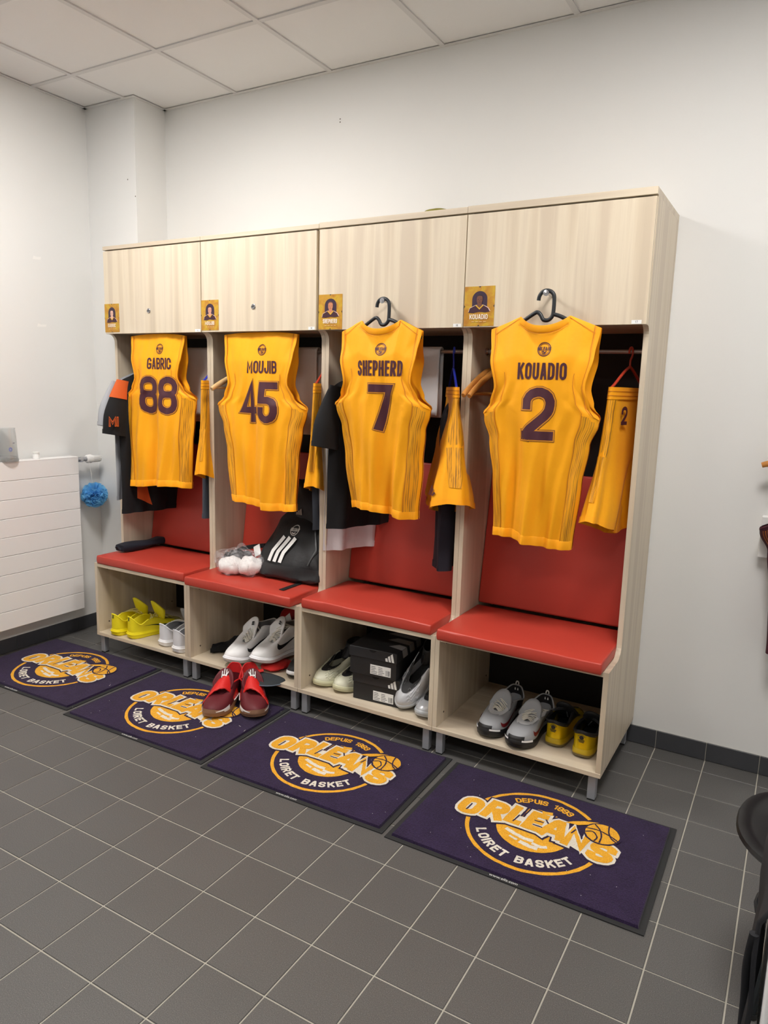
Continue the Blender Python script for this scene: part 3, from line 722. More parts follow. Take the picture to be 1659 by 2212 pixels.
Jersey(-1.748, -.425, 1.750, 1.405, .925, .218, .268, .215, .192, 11, tuck=True, hemshift=.03, depth=.035).build('jersey', jl[1], G, YM,
    {'name': ('MOUJIB', -1.716, 1.588, .058, .172), 'number': ('45', -1.733, 1.424, .19, .222), 'crest': (-1.722, 1.668, .026)})
Jersey(-1.036, -.515, 1.782, 1.455, .978, .192, .232, .188, .165, 23, hemshift=.015, lean=.045).build('jersey', jl[2], G, YM,
    {'name': ('SHEPHERD', -1.019, 1.587, .062, .212), 'number': ('7', -1.008, 1.428, .188, .112), 'crest': (-1.016, 1.663, .0255)})
Jersey(-.345, -.515, 1.782, 1.445, .938, .205, .225, .175, .160, 37, hemshift=-.01, lean=.045).build('jersey', jl[3], G, YM,
    {'name': ('KOUADIO', -.333, 1.584, .06, .184), 'number': ('2', -.337, 1.430, .19, .118), 'crest': (-.33, 1.662, .0255)})
# maroon jersey on a wooden hanger at the right edge of the picture
Jersey(.636, -.075, 1.292, 1.050, .55, .20, .232, .17, .16, 5, depth=.04).build('jersey', 'maroon sleeveless jersey hanging low on the back wall at the right edge', None,
    (fabric('maroon_fabric', (62, 22, 34)), fabric('maroon_trim', (70, 26, 38)), DOTSM), {'name': None, 'number': None})

# ------------------------------------------------------------------ hangers
def hanger_black(cx, y, zhook, label, hookx):
    """flat plastic hanger: hook, dip below it, shoulders"""
    t = thing('hanger', label, 'hanger', (cx, y, 1.70), group='black plastic hangers')
    zs = zhook
    pts = [(-.036, zs-.034), (-.033, zs-.018), (-.022, zs-.004), (-.004, zs), (.014, zs-.008), (.022, zs-.026), (.022, zs-.075), (.018, zs-.092), (.004, zs-.104), (-.014, zs-.102), (-.024, zs-.086), (-.036, zs-.076), (-.05, zs-.080), (-.10, zs-.112), (-.175, zs-.158)]
    p = spline([(cx+a, y, b) for a, b in pts], 4, False); mesh_obj('hook', MB().tube(p, .0074, 8, flat=1.0), BLACKP, t, 60)
    p = spline([(cx+a, y, b) for a, b in [(.019, zs-.083), (.05, zs-.092), (.10, zs-.118), (.175, zs-.158)]], 4, False); mesh_obj('shoulder', MB().tube(p, .0074, 8), BLACKP, t, 60)
    mesh_obj('crossbar', MB().tube([(cx-.175, y, zs-.158), (cx+.175, y, zs-.158)], .005, 8), BLACKP, t, 60)
    return t
hanger_black(-1.026, -.512, 1.868, 'black plastic hanger on the door of the shoe box locker', 0)
hanger_black(-.340, -.512, 1.872, 'black plastic hanger on the right end locker door, nearest the camera', 0)
for i, (kx, kz) in ((2, (-1.030, 1.858)), (3, (-.345, 1.862))):
    d = [c for c in LOCKERS[i].children if c.name.startswith('door')][0]
    mesh_obj('hook_knob', MB().lathe([(.008, 0), (.006, -.012), (.006, -.060), (.011, -.064), (.011, -.069), (0, -.070)], (kx, -.458, kz), 14, 'y'), CHROME, d)
WOODHANG = mat('varnished_hanger_wood', (196, 132, 62), 0.35, var=0.15, vscale=30, stretch=(1, 6, 1), coat=0.3)
WOODPALE = mat('pale_hanger_wood', (206, 172, 122), 0.4, var=0.1, vscale=30)
def hanger_side(label, x, y0, z, ang, m, hook=True, span=.21, drop=.075, dz=0.0, thick=.006, grp=None, plastic=False, bar=True):
    """hanger on the rail, turned across it; ang = turn about z from the depth direction"""
    zs = 1.67 - z
    t = thing('hanger', label, 'hanger', (x, y0, z), (0, 0, R(ang)), grp)
    if plastic:
        for sg in (-1, 1):
            P = spline([(0, 0, .0), (0, sg*.05, -.022), (0, sg*span*.8, -drop*.9), (0, sg*span, -drop*1.1)], 4, False); mesh_obj('shoulder', MB().tube(P, thick, 7), m, t, 60, True)
        mesh_obj('crossbar', MB().tube([(0, -span, -drop*1.1), (0, span, -drop*1.1)], thick*.9, 7), m, t, 60, True)
        hk = m
    else:
        P = spline([(0, -span, -drop*1.08), (0, -span*.86, -drop*.86), (0, -span*.4, -drop*.28), (0, 0, 0), (0, span*.4, -drop*.28), (0, span*.86, -drop*.86), (0, span, -drop*1.08)], 5, False)
        n = len(P); rr = [lerp(.009, .0125, math.sin(math.pi*k/(n-1))) for k in range(n)]
        mesh_obj('shoulder_bar', MB().tube(P, rr, 10, flat=1.15), m, t, 60, True)
        if bar: mesh_obj('trouser_bar', MB().tube([(0, -span*.86, -drop*.98), (0, span*.86, -drop*.98)], .006, 8), m, t, 60, True)
        hk = CHROME
    if hook:
        h = zs+.0085+.004
        P = [(0, .0, 0), (0, .0, h*.35), (0, .012, h*.55), (0, .016, h*.72)] + [(0, .016*math.cos(R(a)), h-.016+.016*math.sin(R(a))+.002) for a in (10, 40, 70, 90, 120, 150, 180, 205)]
        mesh_obj('hook', MB().tube(spline(P, 3, False), .0022 if not plastic else .004, 7), hk, t, 60, True)
    return t
HG = 'hangers on the clothes rails'
hanger_side('varnished wooden hanger left of the number 2 jersey', -.647, -.262, 1.590, -8, WOODHANG, grp=HG, drop=.095)
hanger_side('second varnished wooden hanger tucked behind the first in the right end locker', -.618, -.262, 1.588, -9, WOODHANG, grp=HG, drop=.095)
hanger_side('pale wooden hanger left of the number 45 jersey', -1.975, -.285, 1.560, -6, WOODPALE, grp=HG, drop=.075)
hanger_side('wooden hanger holding the maroon jersey at the right edge', .640, -.075, 1.315, 90, WOODHANG, hook=False, span=.252, drop=.05, bar=False)
REDH = mat('red_plastic', (186, 62, 40), 0.4); BLUEH = mat('blue_plastic', (38, 50, 168), 0.4)

# ------------------------------------------------------------------ shorts, T-shirts and towels inside the lockers
def shorts(label, loc, ang, ztop, flare, seed, number=None, logo=False, length=.50, hang=None, hl=None, side=1, wa=.165, wh=.235, ripple=1.0, swing=0.0):
    """loc = (x, y) of the hanger line; local x runs along the waist (front end at -x), local y is the thickness"""
    rnd = random.Random(seed); ph = [rnd.uniform(0, 6.28) for _ in range(5)]
    t = thing('basketball_shorts', label, 'shorts', (loc[0], loc[1], ztop-length), (0, 0, R(ang)), 'yellow basketball shorts on hangers')
    def ring(tt, c, a, b, n=40, o=0.0, lift=0.0):
        row = []
        for k in range(n):
            an = 2*math.pi*k/n; cc, ss = math.cos(an), math.sin(an)
            sc = (abs(cc)**.8)*(1 if cc > 0 else -1); sy = (abs(ss)**.8)*(1 if ss > 0 else -1)
            rp = ripple*.010*tt*math.sin(5*an+ph[0]+2*tt) + ripple*.006*tt*math.sin(9*an+ph[1])
            row.append(Vector((c - swing*tt**1.6 + sc*(a+rp+o), sy*(b+rp*.7+o) , length*(1-tt) + lift*tt*cc)))
        return row
    body = MB(); rows = []
    A = lambda tt: interpl(tt, [(0, wa), (.08, wa*1.02), (1, wh)]); B = lambda tt: interp(tt, [(0, .016), (.1, .018), (.5, flare*.55), (1, flare)])
    NB = 16
    for k in range(NB+1): tt = lerp(0, .52, k/NB); rows.append(ring(tt, 0, A(tt), B(tt)))
    body.grid(rows, closed=True); mesh_obj('seat_panel', body, YEL, t, 80, True)
    for sg in (-1, 1):
        leg = MB(); rows = []
        for k in range(13):
            tt = lerp(.46, 1, k/12); g = (tt-.46)/.54; a = A(tt)
            rows.append(ring(tt, sg*lerp(a*.06, a*.52, g**.6), lerp(a*.93, a*.50, g**.6), B(tt)*lerp(.99, .92, g), lift=sg*.035))
        leg.grid(rows, closed=True); lg = mesh_obj('leg', leg, YEL, t, 80, True)
        hm = MB(); hm.grid([[p*1.0 + Vector(((p.x-sg*A(1)*.5)*.02, p.y*.03, 0)) for p in r_] for r_ in (rows[-2][:], rows[-1][:])], closed=True)
        mesh_obj('hem', hm, YELTRIM, lg, 80, True)
    wb = MB(); wb.grid([ring(tt, 0, A(tt), B(tt), o=.004) for tt in (0, .012, .045, .085)], closed=True); mesh_obj('waistband', wb, YELTRIM, t, 80, True)
    gath = MB()
    for tt in (.03, .06): gath.grid([ring(tt-.003, 0, A(tt), B(tt), o=.0052), ring(tt+.003, 0, A(tt), B(tt), o=.0052)], closed=True)
    mesh_obj('waist_stitching', gath, SEAM, t, 80, True)
    for end in (-1, 1):
        sp = MB(); sp.uv = []; rows = []; n = 36
        for k in range(n+1):
            tt = lerp(.09, .86, k/n); g = max(0, (tt-.46)/.54); a = A(tt); row = []
            c = end*lerp(a*.06, a*.52, g**.6) if tt > .5 else 0; aw = lerp(a*.93, a*.50, g**.6) if tt > .5 else a
            rg = ring(tt, c, aw+.0025, B(tt)*(1 if tt < .5 else lerp(.99, .92, g))+.0025, n=240, lift=end*.035*(1 if tt > .5 else 0))
            mid = 120 if end < 0 else 0; wdt = 5; sc = lerp(6.2, 1.6, (k/n)**1.7)
            for j in range(-wdt, wdt+1): row.append(rg[int(round(mid+j*sc)) % 240]); sp.uv.append(((j+wdt)/(2*wdt), k/n))
            rows.append(row)
        sp.grid(rows); mesh_obj('side_stripe', sp, DOTS, t, 80, True)
    def face_pt(u, z, o):                       # point on the outward face, u along local x
        tt = 1 - z/length; a = A(tt); g = max(0, (tt-.46)/.54)
        c = -lerp(a*.06, a*.52, g**.6) if tt > .5 else 0; aw = lerp(a*.93, a*.50, g**.6) if tt > .5 else a
        q = max(-.97, min(.97, (u-c)/aw)); cc = math.copysign(abs(q)**1.25, q); ss = math.sqrt(max(0, 1-cc*cc))
        return (u - swing*tt**1.6, -side*(ss**.8)*(B(tt)+.010+o), z)
    if number:
        mb = MB(); text(mb, number, -.075, length*.80, .068, .013, .5, .006, lambda x, z: face_pt(x, z, 0), 0, .008, 2); mesh_obj('number', mb, MAROON, t, 80, True)
    if logo:
        mb = MB(); u0, z0 = -.19, .06
        for k, hgt in enumerate((.016, .030, .042)):
            x_ = u0+side*k*.014 if False else u0+k*.015
            q = [(x_, z0), (x_+.011, z0), (x_+.011-.008, z0+hgt), (x_-.008, z0+hgt*.82)]
            mb.add([face_pt(a, b, .004) for a, b in q], [(0, 1, 2, 3)])
        mesh_obj('logo', mb, MAROON, t, 0, True)
    if hang is not None:
        hanger_side(hl, loc[0], loc[1], ztop+.078, ang-90, hang, span=.155, drop=.075, thick=.0055, grp=HG, plastic=True)
    return t
shorts('yellow shorts in the far left locker, hung edge-on', (-2.152, -.285), 106, 1.52, .040, 1, wh=.198, hang=BLUEH, hl='blue plastic hanger holding shorts in the far left locker')
shorts('yellow shorts in the locker with the backpack, hung edge-on', (-1.462, -.285), 105, 1.52, .044, 2, wh=.198, hang=REDH, hl='red plastic hanger holding shorts in the locker with the backpack')
shorts('yellow shorts with a small three-bar logo, in the shoe box locker', (-.803, -.300), 121, 1.52, .095, 3, logo=True, side=-1, swing=.02, hang=BLUEH, hl='blue plastic hanger holding shorts in the shoe box locker')
shorts('yellow shorts with a small number 2, nearest the camera', (-.083, -.275), 79, 1.535, .046, 4, number='2', side=1, wa=.16, wh=.205, swing=.055, hang=REDH, hl='red plastic hanger holding shorts in the right end locker', length=.52)

def tee(label, loc, ang, ztop, length, col, seed, hw_=.215, thick=.022, shoulder=None, stripe=None, sleeve=True, sleeve_text=None, slit=False, name='tee_shirt', group='T-shirts on the clothes rails', sl_len=.235):
    rnd = random.Random(seed); ph = [rnd.uniform(0, 6.28) for _ in range(5)]
    t = thing(name, label, 'shirt', (loc[0], loc[1], ztop-length), (0, 0, R(ang)), group)
    def F(q, tt, sd, o=0.0):
        a = abs(q)*hw_
        zt = length - (.022*(1-(a/.08)**2) if a < .08 else .062*((a-.08)/(hw_-.08))**1.2)
        z = zt*(1-tt); g = min(1, max(0, tt/.8))
        rp = .009*g*math.sin(7*q+ph[0]+tt) + .006*g*math.sin(13*q+ph[1])+ .003*math.sin(20*q+9*tt+ph[2])
        dep = thick*min(1, tt/.12)**.6*math.sqrt(max(0, 1-abs(q)**3)) 
        return Vector((q*hw_*(1-.03*math.sin(3*tt)), sd*(dep+o)+rp, z))
    Q = [lerp(-1, 1, k/30) for k in range(31)]
    for sd, nm in ((-1, 'near_panel'), (1, 'far_panel')):
        mb = MB(); mb.grid([[F(q, k/36, sd) for q in Q] for k in range(37)], flip=(sd > 0)); mesh_obj(nm, mb, col, t, 80, True)
    cb = MB(); qn = .08/hw_
    for sd in (-1, 1): cb.grid([[F(q, d_, sd, .003) for d_ in (0, .004, .022)] for q in [lerp(-qn, qn, k/14) for k in range(15)]])
    mesh_obj('collar', cb, col, t, 80, True)
    hb = MB()
    for sd in (-1, 1): hb.grid([[F(q, d_, sd, .0022) for d_ in (.965, .968, 1.0)] for q in Q])
    mesh_obj('hem_band', hb, col, t, 80, True)
    for sg in (-1, 1):
        if not sleeve: continue
        rows = []; n = 28; c0, c1 = Vector((sg*(hw_-.045), 0, length-.052)), Vector((sg*(hw_+(.004 if sg < 0 else -.05)), 0, length-.052-sl_len))
        for k in range(13):
            g = k/12; c = c0.lerp(c1, g) + Vector((sg*.020*math.sin(math.pi*g*.8), 0, 0)); a = lerp(.04, .068, min(1, g*1.6)); b = lerp(.012, .036, min(1, g*1.5))
            dr = (c1-c0).normalized(); nx = Vector((dr.z, 0, -dr.x))*(-1)
            rows.append([c + nx*(a*math.cos(6.2832*j/n)) + Vector((0, b*math.sin(6.2832*j/n) + .004*g*math.sin(5*6.2832*j/n/2+ph[3]), 0)) for j in range(n)])
        mb = MB(); mb.grid(rows, closed=True); sl = mesh_obj('sleeve', mb, col, t, 80, True)
        hm = MB(); hm.grid([[p + Vector(((p.x-c1.x)*.03, p.y*.06, 0)) for p in r_] for r_ in (rows[-2], rows[-1])], closed=True); mesh_obj('sleeve_hem', hm, col, sl, 80, True)
        if shoulder is not None:
            cp = MB(); cp.grid([[p + Vector(((p.x-c0.x)*.02, (p.y)*.10, .004)) for p in r_] for r_ in rows[:5]], closed=True); mesh_obj('shoulder_inset', cp, shoulder, sl, 80, True)
        if sleeve_text and sg < 0:
            tb = MB()
            def fn(x, z, c=c1):
                return (c.x - .045 + x*.9, -.041 - .010*math.cos(x*20), c.z + .075 + z)
            text(tb, sleeve_text, .0, 0, .048, .008, .55, .007, fn, .004, .01); mesh_obj('sleeve_lettering', tb, mat('orange_print', (226, 104, 38), .6), sl, 0, True)
            tb2 = MB(); text(tb2, sleeve_text, .0, 0, .048, .008, .55, .007, lambda x, z: tuple(Vector(fn(x, z))+Vector((-.0004, -.0012, 0))), -.0038, .01); mesh_obj('sleeve_lettering_fill', tb2, col, sl, 0, True)
    if stripe is not None:
        mb = MB(); mb.grid([[F(lerp(-.58, -.40 + .22*(k/16), j/4), lerp(.66, .955 - .06*(1-j/4)*(k/16), k/16), -1, .0022) for j in range(5)] for k in range(17)]); mesh_obj('orange_inset', mb, stripe, t, 80, True)
    return t
BLK = fabric('black_jersey_cloth', (20, 20, 22), .8); GRY = fabric('grey_marl_cloth', (168, 170, 175), .85); DGR = fabric('slate_cloth', (70, 76, 86), .85)
NAVY = fabric('dark_navy_cloth', (40, 38, 48), .85); WHT = fabric('white_cotton', (226, 222, 224), .85); ORG = fabric('orange_cloth', (206, 92, 36), .7)
tee('black T-shirt with orange shoulder insets, in the far left locker', (-2.632, -.285), 79, 1.555, .765, BLK, 5, sl_len=.285, shoulder=ORG, stripe=ORG, sleeve_text='MI', thick=.026)
tee('grey T-shirt behind the black and orange one, at the left locker side', (-2.690, -.278), 82, 1.550, .690, GRY, 6, thick=.010, sl_len=.24)
tee('plain black T-shirt in the shoe box locker', (-1.238, -.285), 70, 1.560, .690, BLK, 7, sl_len=.27, thick=.028)
tee('white T-shirt hanging below the plain black one', (-1.305, -.235), 66, 1.545, .800, WHT, 8, hw_=.19, thick=.018, sleeve=False)
tee('dark navy T-shirt below the shorts in the shoe box locker', (-.830, -.225), 106, 1.47, .735, NAVY, 9, hw_=.185, thick=.042, sleeve=False)
tee('slate grey T-shirt below the shorts beside the backpack', (-1.492, -.215), 98, 1.47, .640, DGR, 10, hw_=.175, thick=.018, sleeve=False)
tee('white T-shirt hem showing beside the backpack', (-1.462, -.205), 98, 1.46, .735, WHT, 12, hw_=.17, thick=.007, sleeve=False)
tee('slate grey T-shirt below the shorts in the far left locker', (-2.205, -.215), 104, 1.47, .665, DGR, 13, hw_=.18, thick=.034, sleeve=False)

def towel(label, x0, x1, zb, zb2, col, seed):
    rnd = random.Random(seed); ph = rnd.uniform(0, 6)
    t = thing('towel', label, 'towel', ((x0+x1)/2, -.25, zb), group='towels over the clothes rails')
    prof = [(-.022, zb), (-.020, zb+.02), (-.018, lerp(zb, 1.66, .5)), (-.016, 1.655)] + [(-.0155*math.cos(R(a)), 1.67+.0155*math.sin(R(a))) for a in (15, 45, 75, 105, 135, 165)] + [(.016, 1.655), (.017, lerp(zb2, 1.66, .5)), (.018, zb2)]
    mb = MB(); n = 26
    mb.grid([[(lerp(x0, x1, k/n), -.25+y+(.007*math.sin(9*k/n+ph+z*4)*max(0, (1.67-z)*3.0) if z < 1.65 else 0), z) for k in range(n+1)] for y, z in prof])
    o = mesh_obj('cloth', mb, col, t, 80); solidify(o, .006, 1)
    return t
TOW = mat('towel_terry', (228, 216, 208), .95, bump=.6, bscale=500, sheen=.2); TOW2 = mat('white_terry', (226, 226, 228), .95, bump=.6, bscale=500, sheen=.2)
towel('pale towel on the rail of the far left locker', -2.60, -2.215, 1.335, 1.30, TOW, 1)
towel('pale towel on the rail above the backpack', -1.86, -1.535, 1.315, 1.27, TOW, 2)
towel('narrow white towel on the rail of the shoe box locker', -1.16, -.885, 1.395, 1.385, TOW2, 3)

# ------------------------------------------------------------------ sports shoes
FOOT = [(0, 0), (.03, .50), (.15, .70), (.35, .76), (.55, .93), (.72, 1.0), (.86, .84), (.955, .50), (1.0, .10), (.985, -.28), (.92, -.64), (.80, -.90), (.68, -.93), (.50, -.74), (.35, -.64), (.15, -.66), (.03, -.46)]
class Shoe:
    """local x: heel 0 -> toe L, y: to the outer side, z up"""
    def __init__(s, L=.315, wd=.112, side=1, heel=.116, dip=.088, eye=.104, throat=.076, tx=.63, sole=(.030, .022), spring=.016, toe=.62, lean=.0, collar=.46):
        s.__dict__.update(locals()); hw = wd/2
        B = [Vector((a*L, side*b*hw, 0)) for a, b in FOOT]
        zs = lambda a: lerp(sole[0], sole[1], min(1, a/.6)) + spring*max(0, (a-.72)/.28)**2
        B = [Vector((p.x, p.y, zs(a[0])-.004)) for p, a in zip(B, FOOT)]
        c = collar
        T = [(.012-lean, 0, heel), (.028-lean, c*.50, heel*.955), (.135, c*.98, dip), (.28, c*.96, lerp(dip, eye, .75)), (.40, c*.80, eye), (.52, c*.58, lerp(throat, eye, .45)), (.60, c*.45, lerp(throat, eye, .12)), (tx, c*.26, throat), (tx+.012, .03, throat)]
        T2 = [(tx, -c*.24, throat), (.60, -c*.43, lerp(throat, eye, .12)), (.52, -c*.56, lerp(throat, eye, .45)), (.40, -c*.78, eye), (.28, -c*.94, lerp(dip, eye, .75)), (.20, -c, lerp(dip, eye, .2)), (.13, -c*.95, dip), (.028-lean, -c*.47, heel*.955)]
        T = [Vector((a*L, side*b*hw*1.9*.5*2, z)) for a, b, z in T + T2]
        s.n = 6; s.Bl = spline(B, s.n); s.Tl = spline(T, s.n); s.N = len(s.Bl); s.C = Vector((.5*L, 0, 0))
    def pt(s, u, v, off=0.0):
        """u 0..1 round the foot (0 heel, .5 toe), v 0 sole .. 1 opening"""
        f = (u % 1.0)*s.N; i = int(f); g = f-i
        b = s.Bl[i % s.N].lerp(s.Bl[(i+1) % s.N], g); t = s.Tl[i % s.N].lerp(s.Tl[(i+1) % s.N], g); dz = t.z-b.z
        toe = max(0, (b.x/s.L-.6)/.4)
        c1 = b + Vector((0, 0, dz*lerp(.55, s.toe, toe)));
        out = Vector((b.x-t.x, b.y-t.y, 0)); c1 += out*.06
        c2 = t + out*lerp(.30, .50, toe) + Vector((0, 0, -dz*lerp(.15, .02, toe)))
        w = 1-v
        p = b*(w**3) + c1*(3*w*w*v) + c2*(3*w*v*v) + t*(v**3)
        if off:
            e = .004; q1 = s.pt(u+e, v) - s.pt(u-e, v); q2 = s.pt(u, min(1, v+.02)) - s.pt(u, max(0, v-.02)); n = q1.cross(q2)
            if n.length > 1e-12:
                n.normalize(); n *= (-1 if s.side > 0 else 1)
                p = p + n*off
        return p
    def grid(s, u0, u1, v0, v1, nu, nv, off=0.0):
        mb = MB(); rows = []
        for j in range(nv+1):
            row = []
            for i in range(nu+1):
                a = i/nu; vv0 = v0(a) if callable(v0) else v0; vv1 = v1(a) if callable(v1) else v1
                row.append(s.pt(lerp(u0, u1, a), lerp(vv0, vv1, j/nv), off))
            rows.append(row)
        mb.grid(rows); return mb
    def outline(s, k, dz=0.0):
        c = Vector((.48*s.L, 0, 0)); return [Vector((c.x + (p.x-c.x)*k[0], p.y*k[1], p.z+dz)) for p in s.Bl]
    def loop(s, frac, grow, z):
        c = .48*s.L; r = []
        for p in s.Bl:
            a = p.x/s.L; zb = s.spring*.9*max(0, (a-.70)/.30)**2 + .006*max(0, (.10-a)/.10)**2
            top = p.z+.006; r.append(Vector((c+(p.x-c)*(1+grow*.5), p.y*(1+grow), lerp(zb, top, frac)+z)))
        return r
def swoosh(sh, u0, u1, v0, v1, off=.0022):
    """tick shape from a hooked low front to a thin high tail"""
    low = [(0, .62), (.03, .38), (.09, .14), (.18, .02), (.30, .05), (.45, .18), (.65, .46), (.85, .78), (1, 1)]
    top = [(0, .62), (.05, .50), (.10, .40), (.18, .32), (.30, .33), (.45, .40), (.65, .60), (.85, .84), (1, 1.0)]
    mb = MB(); rows = []
    for k in range(25):
        a = k/24; lo, hi = interpl(a, low), interpl(a, top)
        rows.append([sh.pt(lerp(u0, u1, a), lerp(v0, v1, lerp(lo, hi, j/3)), off) for j in range(4)])
    mb.grid(rows); return mb
def build_shoe(label, loc, rz, side, st, group, tilt=(0, 0)):
    g = {k: st[k] for k in ('L', 'wd', 'heel', 'dip', 'eye', 'throat', 'tx', 'sole', 'spring', 'toe', 'lean', 'collar') if k in st}
    s = Shoe(side=side, **g); L = s.L
    heading = R(rz); c = Vector((L*.5, 0, 0)); rot = Matrix.Rotation(heading, 3, 'Z')
    t = thing('sports_shoe', label, 'shoe', loc, (R(tilt[0]), R(tilt[1]), heading), group)
    sh0 = Matrix.Translation((-L*.5, 0, 0))
    def P(name, mb, m, par=t, sm=60, sol=0):
        mb.xform(sh0); o = mesh_obj(name, mb, m, par, sm, True)
        if sol: solidify(o, sol, -1 if side > 0 else -1)
        return o
    N = s.N
    up = MB(); rows = [[s.pt(i/N, j/12) for i in range(N)] for j in range(13)]; up.grid(rows, closed=True); upo = P('upper', up, st['upper'], sol=.0035)
    # lining and collar roll
    li = s.grid(-.30, .30, .45, .985, 40, 6, -.0048); P('lining', li, st.get('lining', st['upper']))
    rim = MB(); rim.tube([s.pt(lerp(-.245, .245, k/40), 1.0, -.001) for k in range(41)], st.get('rim', .0036), 6); P('collar_edge', rim, st.get('rimcol', st['upper']))
    ins = MB(); n0 = ins.add([Vector((p.x*.97+.004, p.y*.88, p.z+.006)) for p in s.Bl], [tuple(range(N))]); P('insole', ins, st.get('insole', st.get('lining', st['upper'])), sm=0)
    # sole
    mid = MB(); rows = [s.loop(.32, .03, 0), s.loop(.40, .065, 0), s.loop(.62, .075, 0), s.loop(.86, .055, 0), s.loop(1.0, .02, .001), s.loop(1.0, -.06, .001)]; mid.grid(rows, closed=True); mid.f.append(tuple(range(N-1, -1, -1))); P('midsole', mid, st['mid'])
    outs = MB(); rows = [s.loop(0, -.06, 0), s.loop(.02, .0, 0), s.loop(.12, .05, 0), s.loop(.36, .055, 0), s.loop(.36, -.05, 0)]; outs.grid(rows, closed=True); outs.f.append(tuple(range(N-1, -1, -1))); P('outsole', outs, st['out'])
    if st.get('midline'):
        ml = MB(); q = s.loop(.66, .085, 0); ml.tube(q, .0028, 6, closed=True); P('sole_ridge', ml, st['midline'])
    # tongue
    th = st.get('tongue', .150); txx = st.get('tongue_x', .34); tw = st.get('tongue_w', .84)
    if th:
        rows = []
        for j in range(9):
            a = j/8; x = lerp(s.tx+.02, txx, a**.75)*L; z = lerp(s.throat-.006, th, a**1.45); w_ = lerp(.22, tw, a**.7)*s.wd/2*lerp(1, .9, max(0, a-.8)*5)
            rows.append([Vector((x + (.008+.038*a)*(b*b), side*w_*math.sin(b*1.25)/.949, z - (.012+.028*a)*(1-math.cos(b*1.25))/.685 - (.010*abs(b)**3 if j == 8 else 0))) for b in [k/5-1 for k in range(11)]])
        mb = MB(); mb.grid(rows); tg = P('tongue', mb, st.get('tonguecol', st['upper']), sol=.007)
        if st.get('tonguelogo'):
            lg = MB()
            def tf(x, y, rows=rows):
                a = lerp(.60, .97, y); xx = lerp(s.tx+.02, txx, a**.75)*L; zz = lerp(s.throat-.006, th, a**1.45)
                w_ = lerp(.22, tw, a**.7)*s.wd/2; return (xx+.007, side*x*w_*.7, zz+.006-.012*(x*.7)**2)
            for pts in st['tonguelogo']: strip(lg, pts, .13, False, tf, .2)
            P('tongue_logo', lg, st.get('logocol', WHITEP), tg, 0)
    # laces
    if st.get('lace'):
        nl = st.get('nlace', 6); lr = st.get('lacer', .0024)
        for k in range(nl):
            u = lerp(.435, .275, k/(nl-1)) if nl > 1 else .35
            a = s.pt(u, .97, .003); b = s.pt(1-u, .97, .003); a2 = s.pt(u-.02, .97, .003); b2 = s.pt(1-u+.02, .97, .003)
            for p0, p1, dz in ((a, b2, .006), (b, a2, .0085)):
                mdl = (p0+p1)/2 + Vector((0, 0, dz+.004))
                mb = MB(); mb.tube(spline([p0, p0.lerp(mdl, .5)+Vector((0, 0, .002)), mdl, p1.lerp(mdl, .5)+Vector((0, 0, .002)), p1], 3, False), lr, 6); P('lace', mb, st['lace'])
        if st.get('loose'):
            for sgn in (-1, 1):
                p0 = s.pt(.5-sgn*.22, .97, .003); mb = MB()
                mb.tube(spline([p0, p0+Vector((.03, sgn*-.03*side, .012)), p0+Vector((.075, sgn*-.05*side, -.01)), p0+Vector((.11, sgn*-.03*side, -.03)), p0+Vector((.085, sgn*-.01*side, -.012)), p0+Vector((.04, sgn*-.035*side, -.004)), p0+Vector((.01, sgn*-.055*side, -.025))], 5, False), lr, 6); P('lace', mb, st['lace'])
    for nm, args, m in st.get('patches', ()):
        P(nm, s.grid(*args), m, upo)
    for args, m in st.get('swoosh', ()):
        P('tick_mark', swoosh(s, *args), m, upo)
    if st.get('tab'):
        p = s.pt(0, 1.0); mb = MB(); mb.tube(spline([p+Vector((.004, -.006, -.022)), p+Vector((-.003, -.006, .008)), p+Vector((-.002, 0, .016)), p+Vector((-.003, .006, .008)), p+Vector((.004, .006, -.022))], 4, False), .0028, 6); P('pull_tab', mb, st['tab'])
    if st.get('extra'): st['extra'](s, P, st, upo, t)
    return t
def cloth_m(n, c, r=.6, **k): return mat(n, c, r, var=.05, vscale=40, bump=.25, bscale=350, bdist=.001, **k)
YS = cloth_m('yellow_shoe_knit', (238, 222, 24)); YSM = mat('yellow_midsole', (246, 228, 20), .45); LACEY = mat('pale_yellow_lace', (214, 204, 130), .8)
WS = cloth_m('white_shoe_leather', (244, 244, 244), .45); WSM = mat('white_midsole', (246, 246, 248), .45); GREYS = cloth_m('light_grey_knit', (222, 223, 228)); GREYL = cloth_m('grey_lining', (150, 152, 156), .8)
LACEW = mat('white_lace', (224, 220, 208), .8); BLKS = cloth_m('black_shoe_cloth', (26, 26, 28), .6); BLKM = mat('black_sole', (28, 28, 30), .5)
CREAMS = cloth_m('cream_shoe_shell', (214, 213, 190), .42); CREAMM = mat('cream_sole', (206, 204, 170), .4); SILV = cloth_m('silver_shoe_shell', (196, 198, 202), .3, metal=.35); SILVM = mat('silver_sole', (186, 190, 194), .35)
GOLDS = mat('gold_foil_shoe', (214, 184, 10), .26, metal=.55, var=.06, vscale=25); GOLDM = mat('gold_midsole', (186, 156, 20), .4); GUMD = mat('smoked_gum_sole', (112, 98, 58), .4)
MARS = cloth_m('maroon_shoe_mesh', (98, 22, 32)); REDS = mat('bright_red_strap', (218, 34, 30), .5, bump=.4, bscale=90, bdist=.003, var=.06, vscale=30); GUM = mat('gum_sole', (140, 104, 80), .45)
GREYM = cloth_m('grey_mesh_upper', (158, 160, 163), .5); GREYT = mat('pale_grey_overlay', (206, 208, 211), .4); DKGREEN = mat('dark_green_print', (18, 52, 38), .5); INKB = mat('black_print', (20, 20, 22), .5)
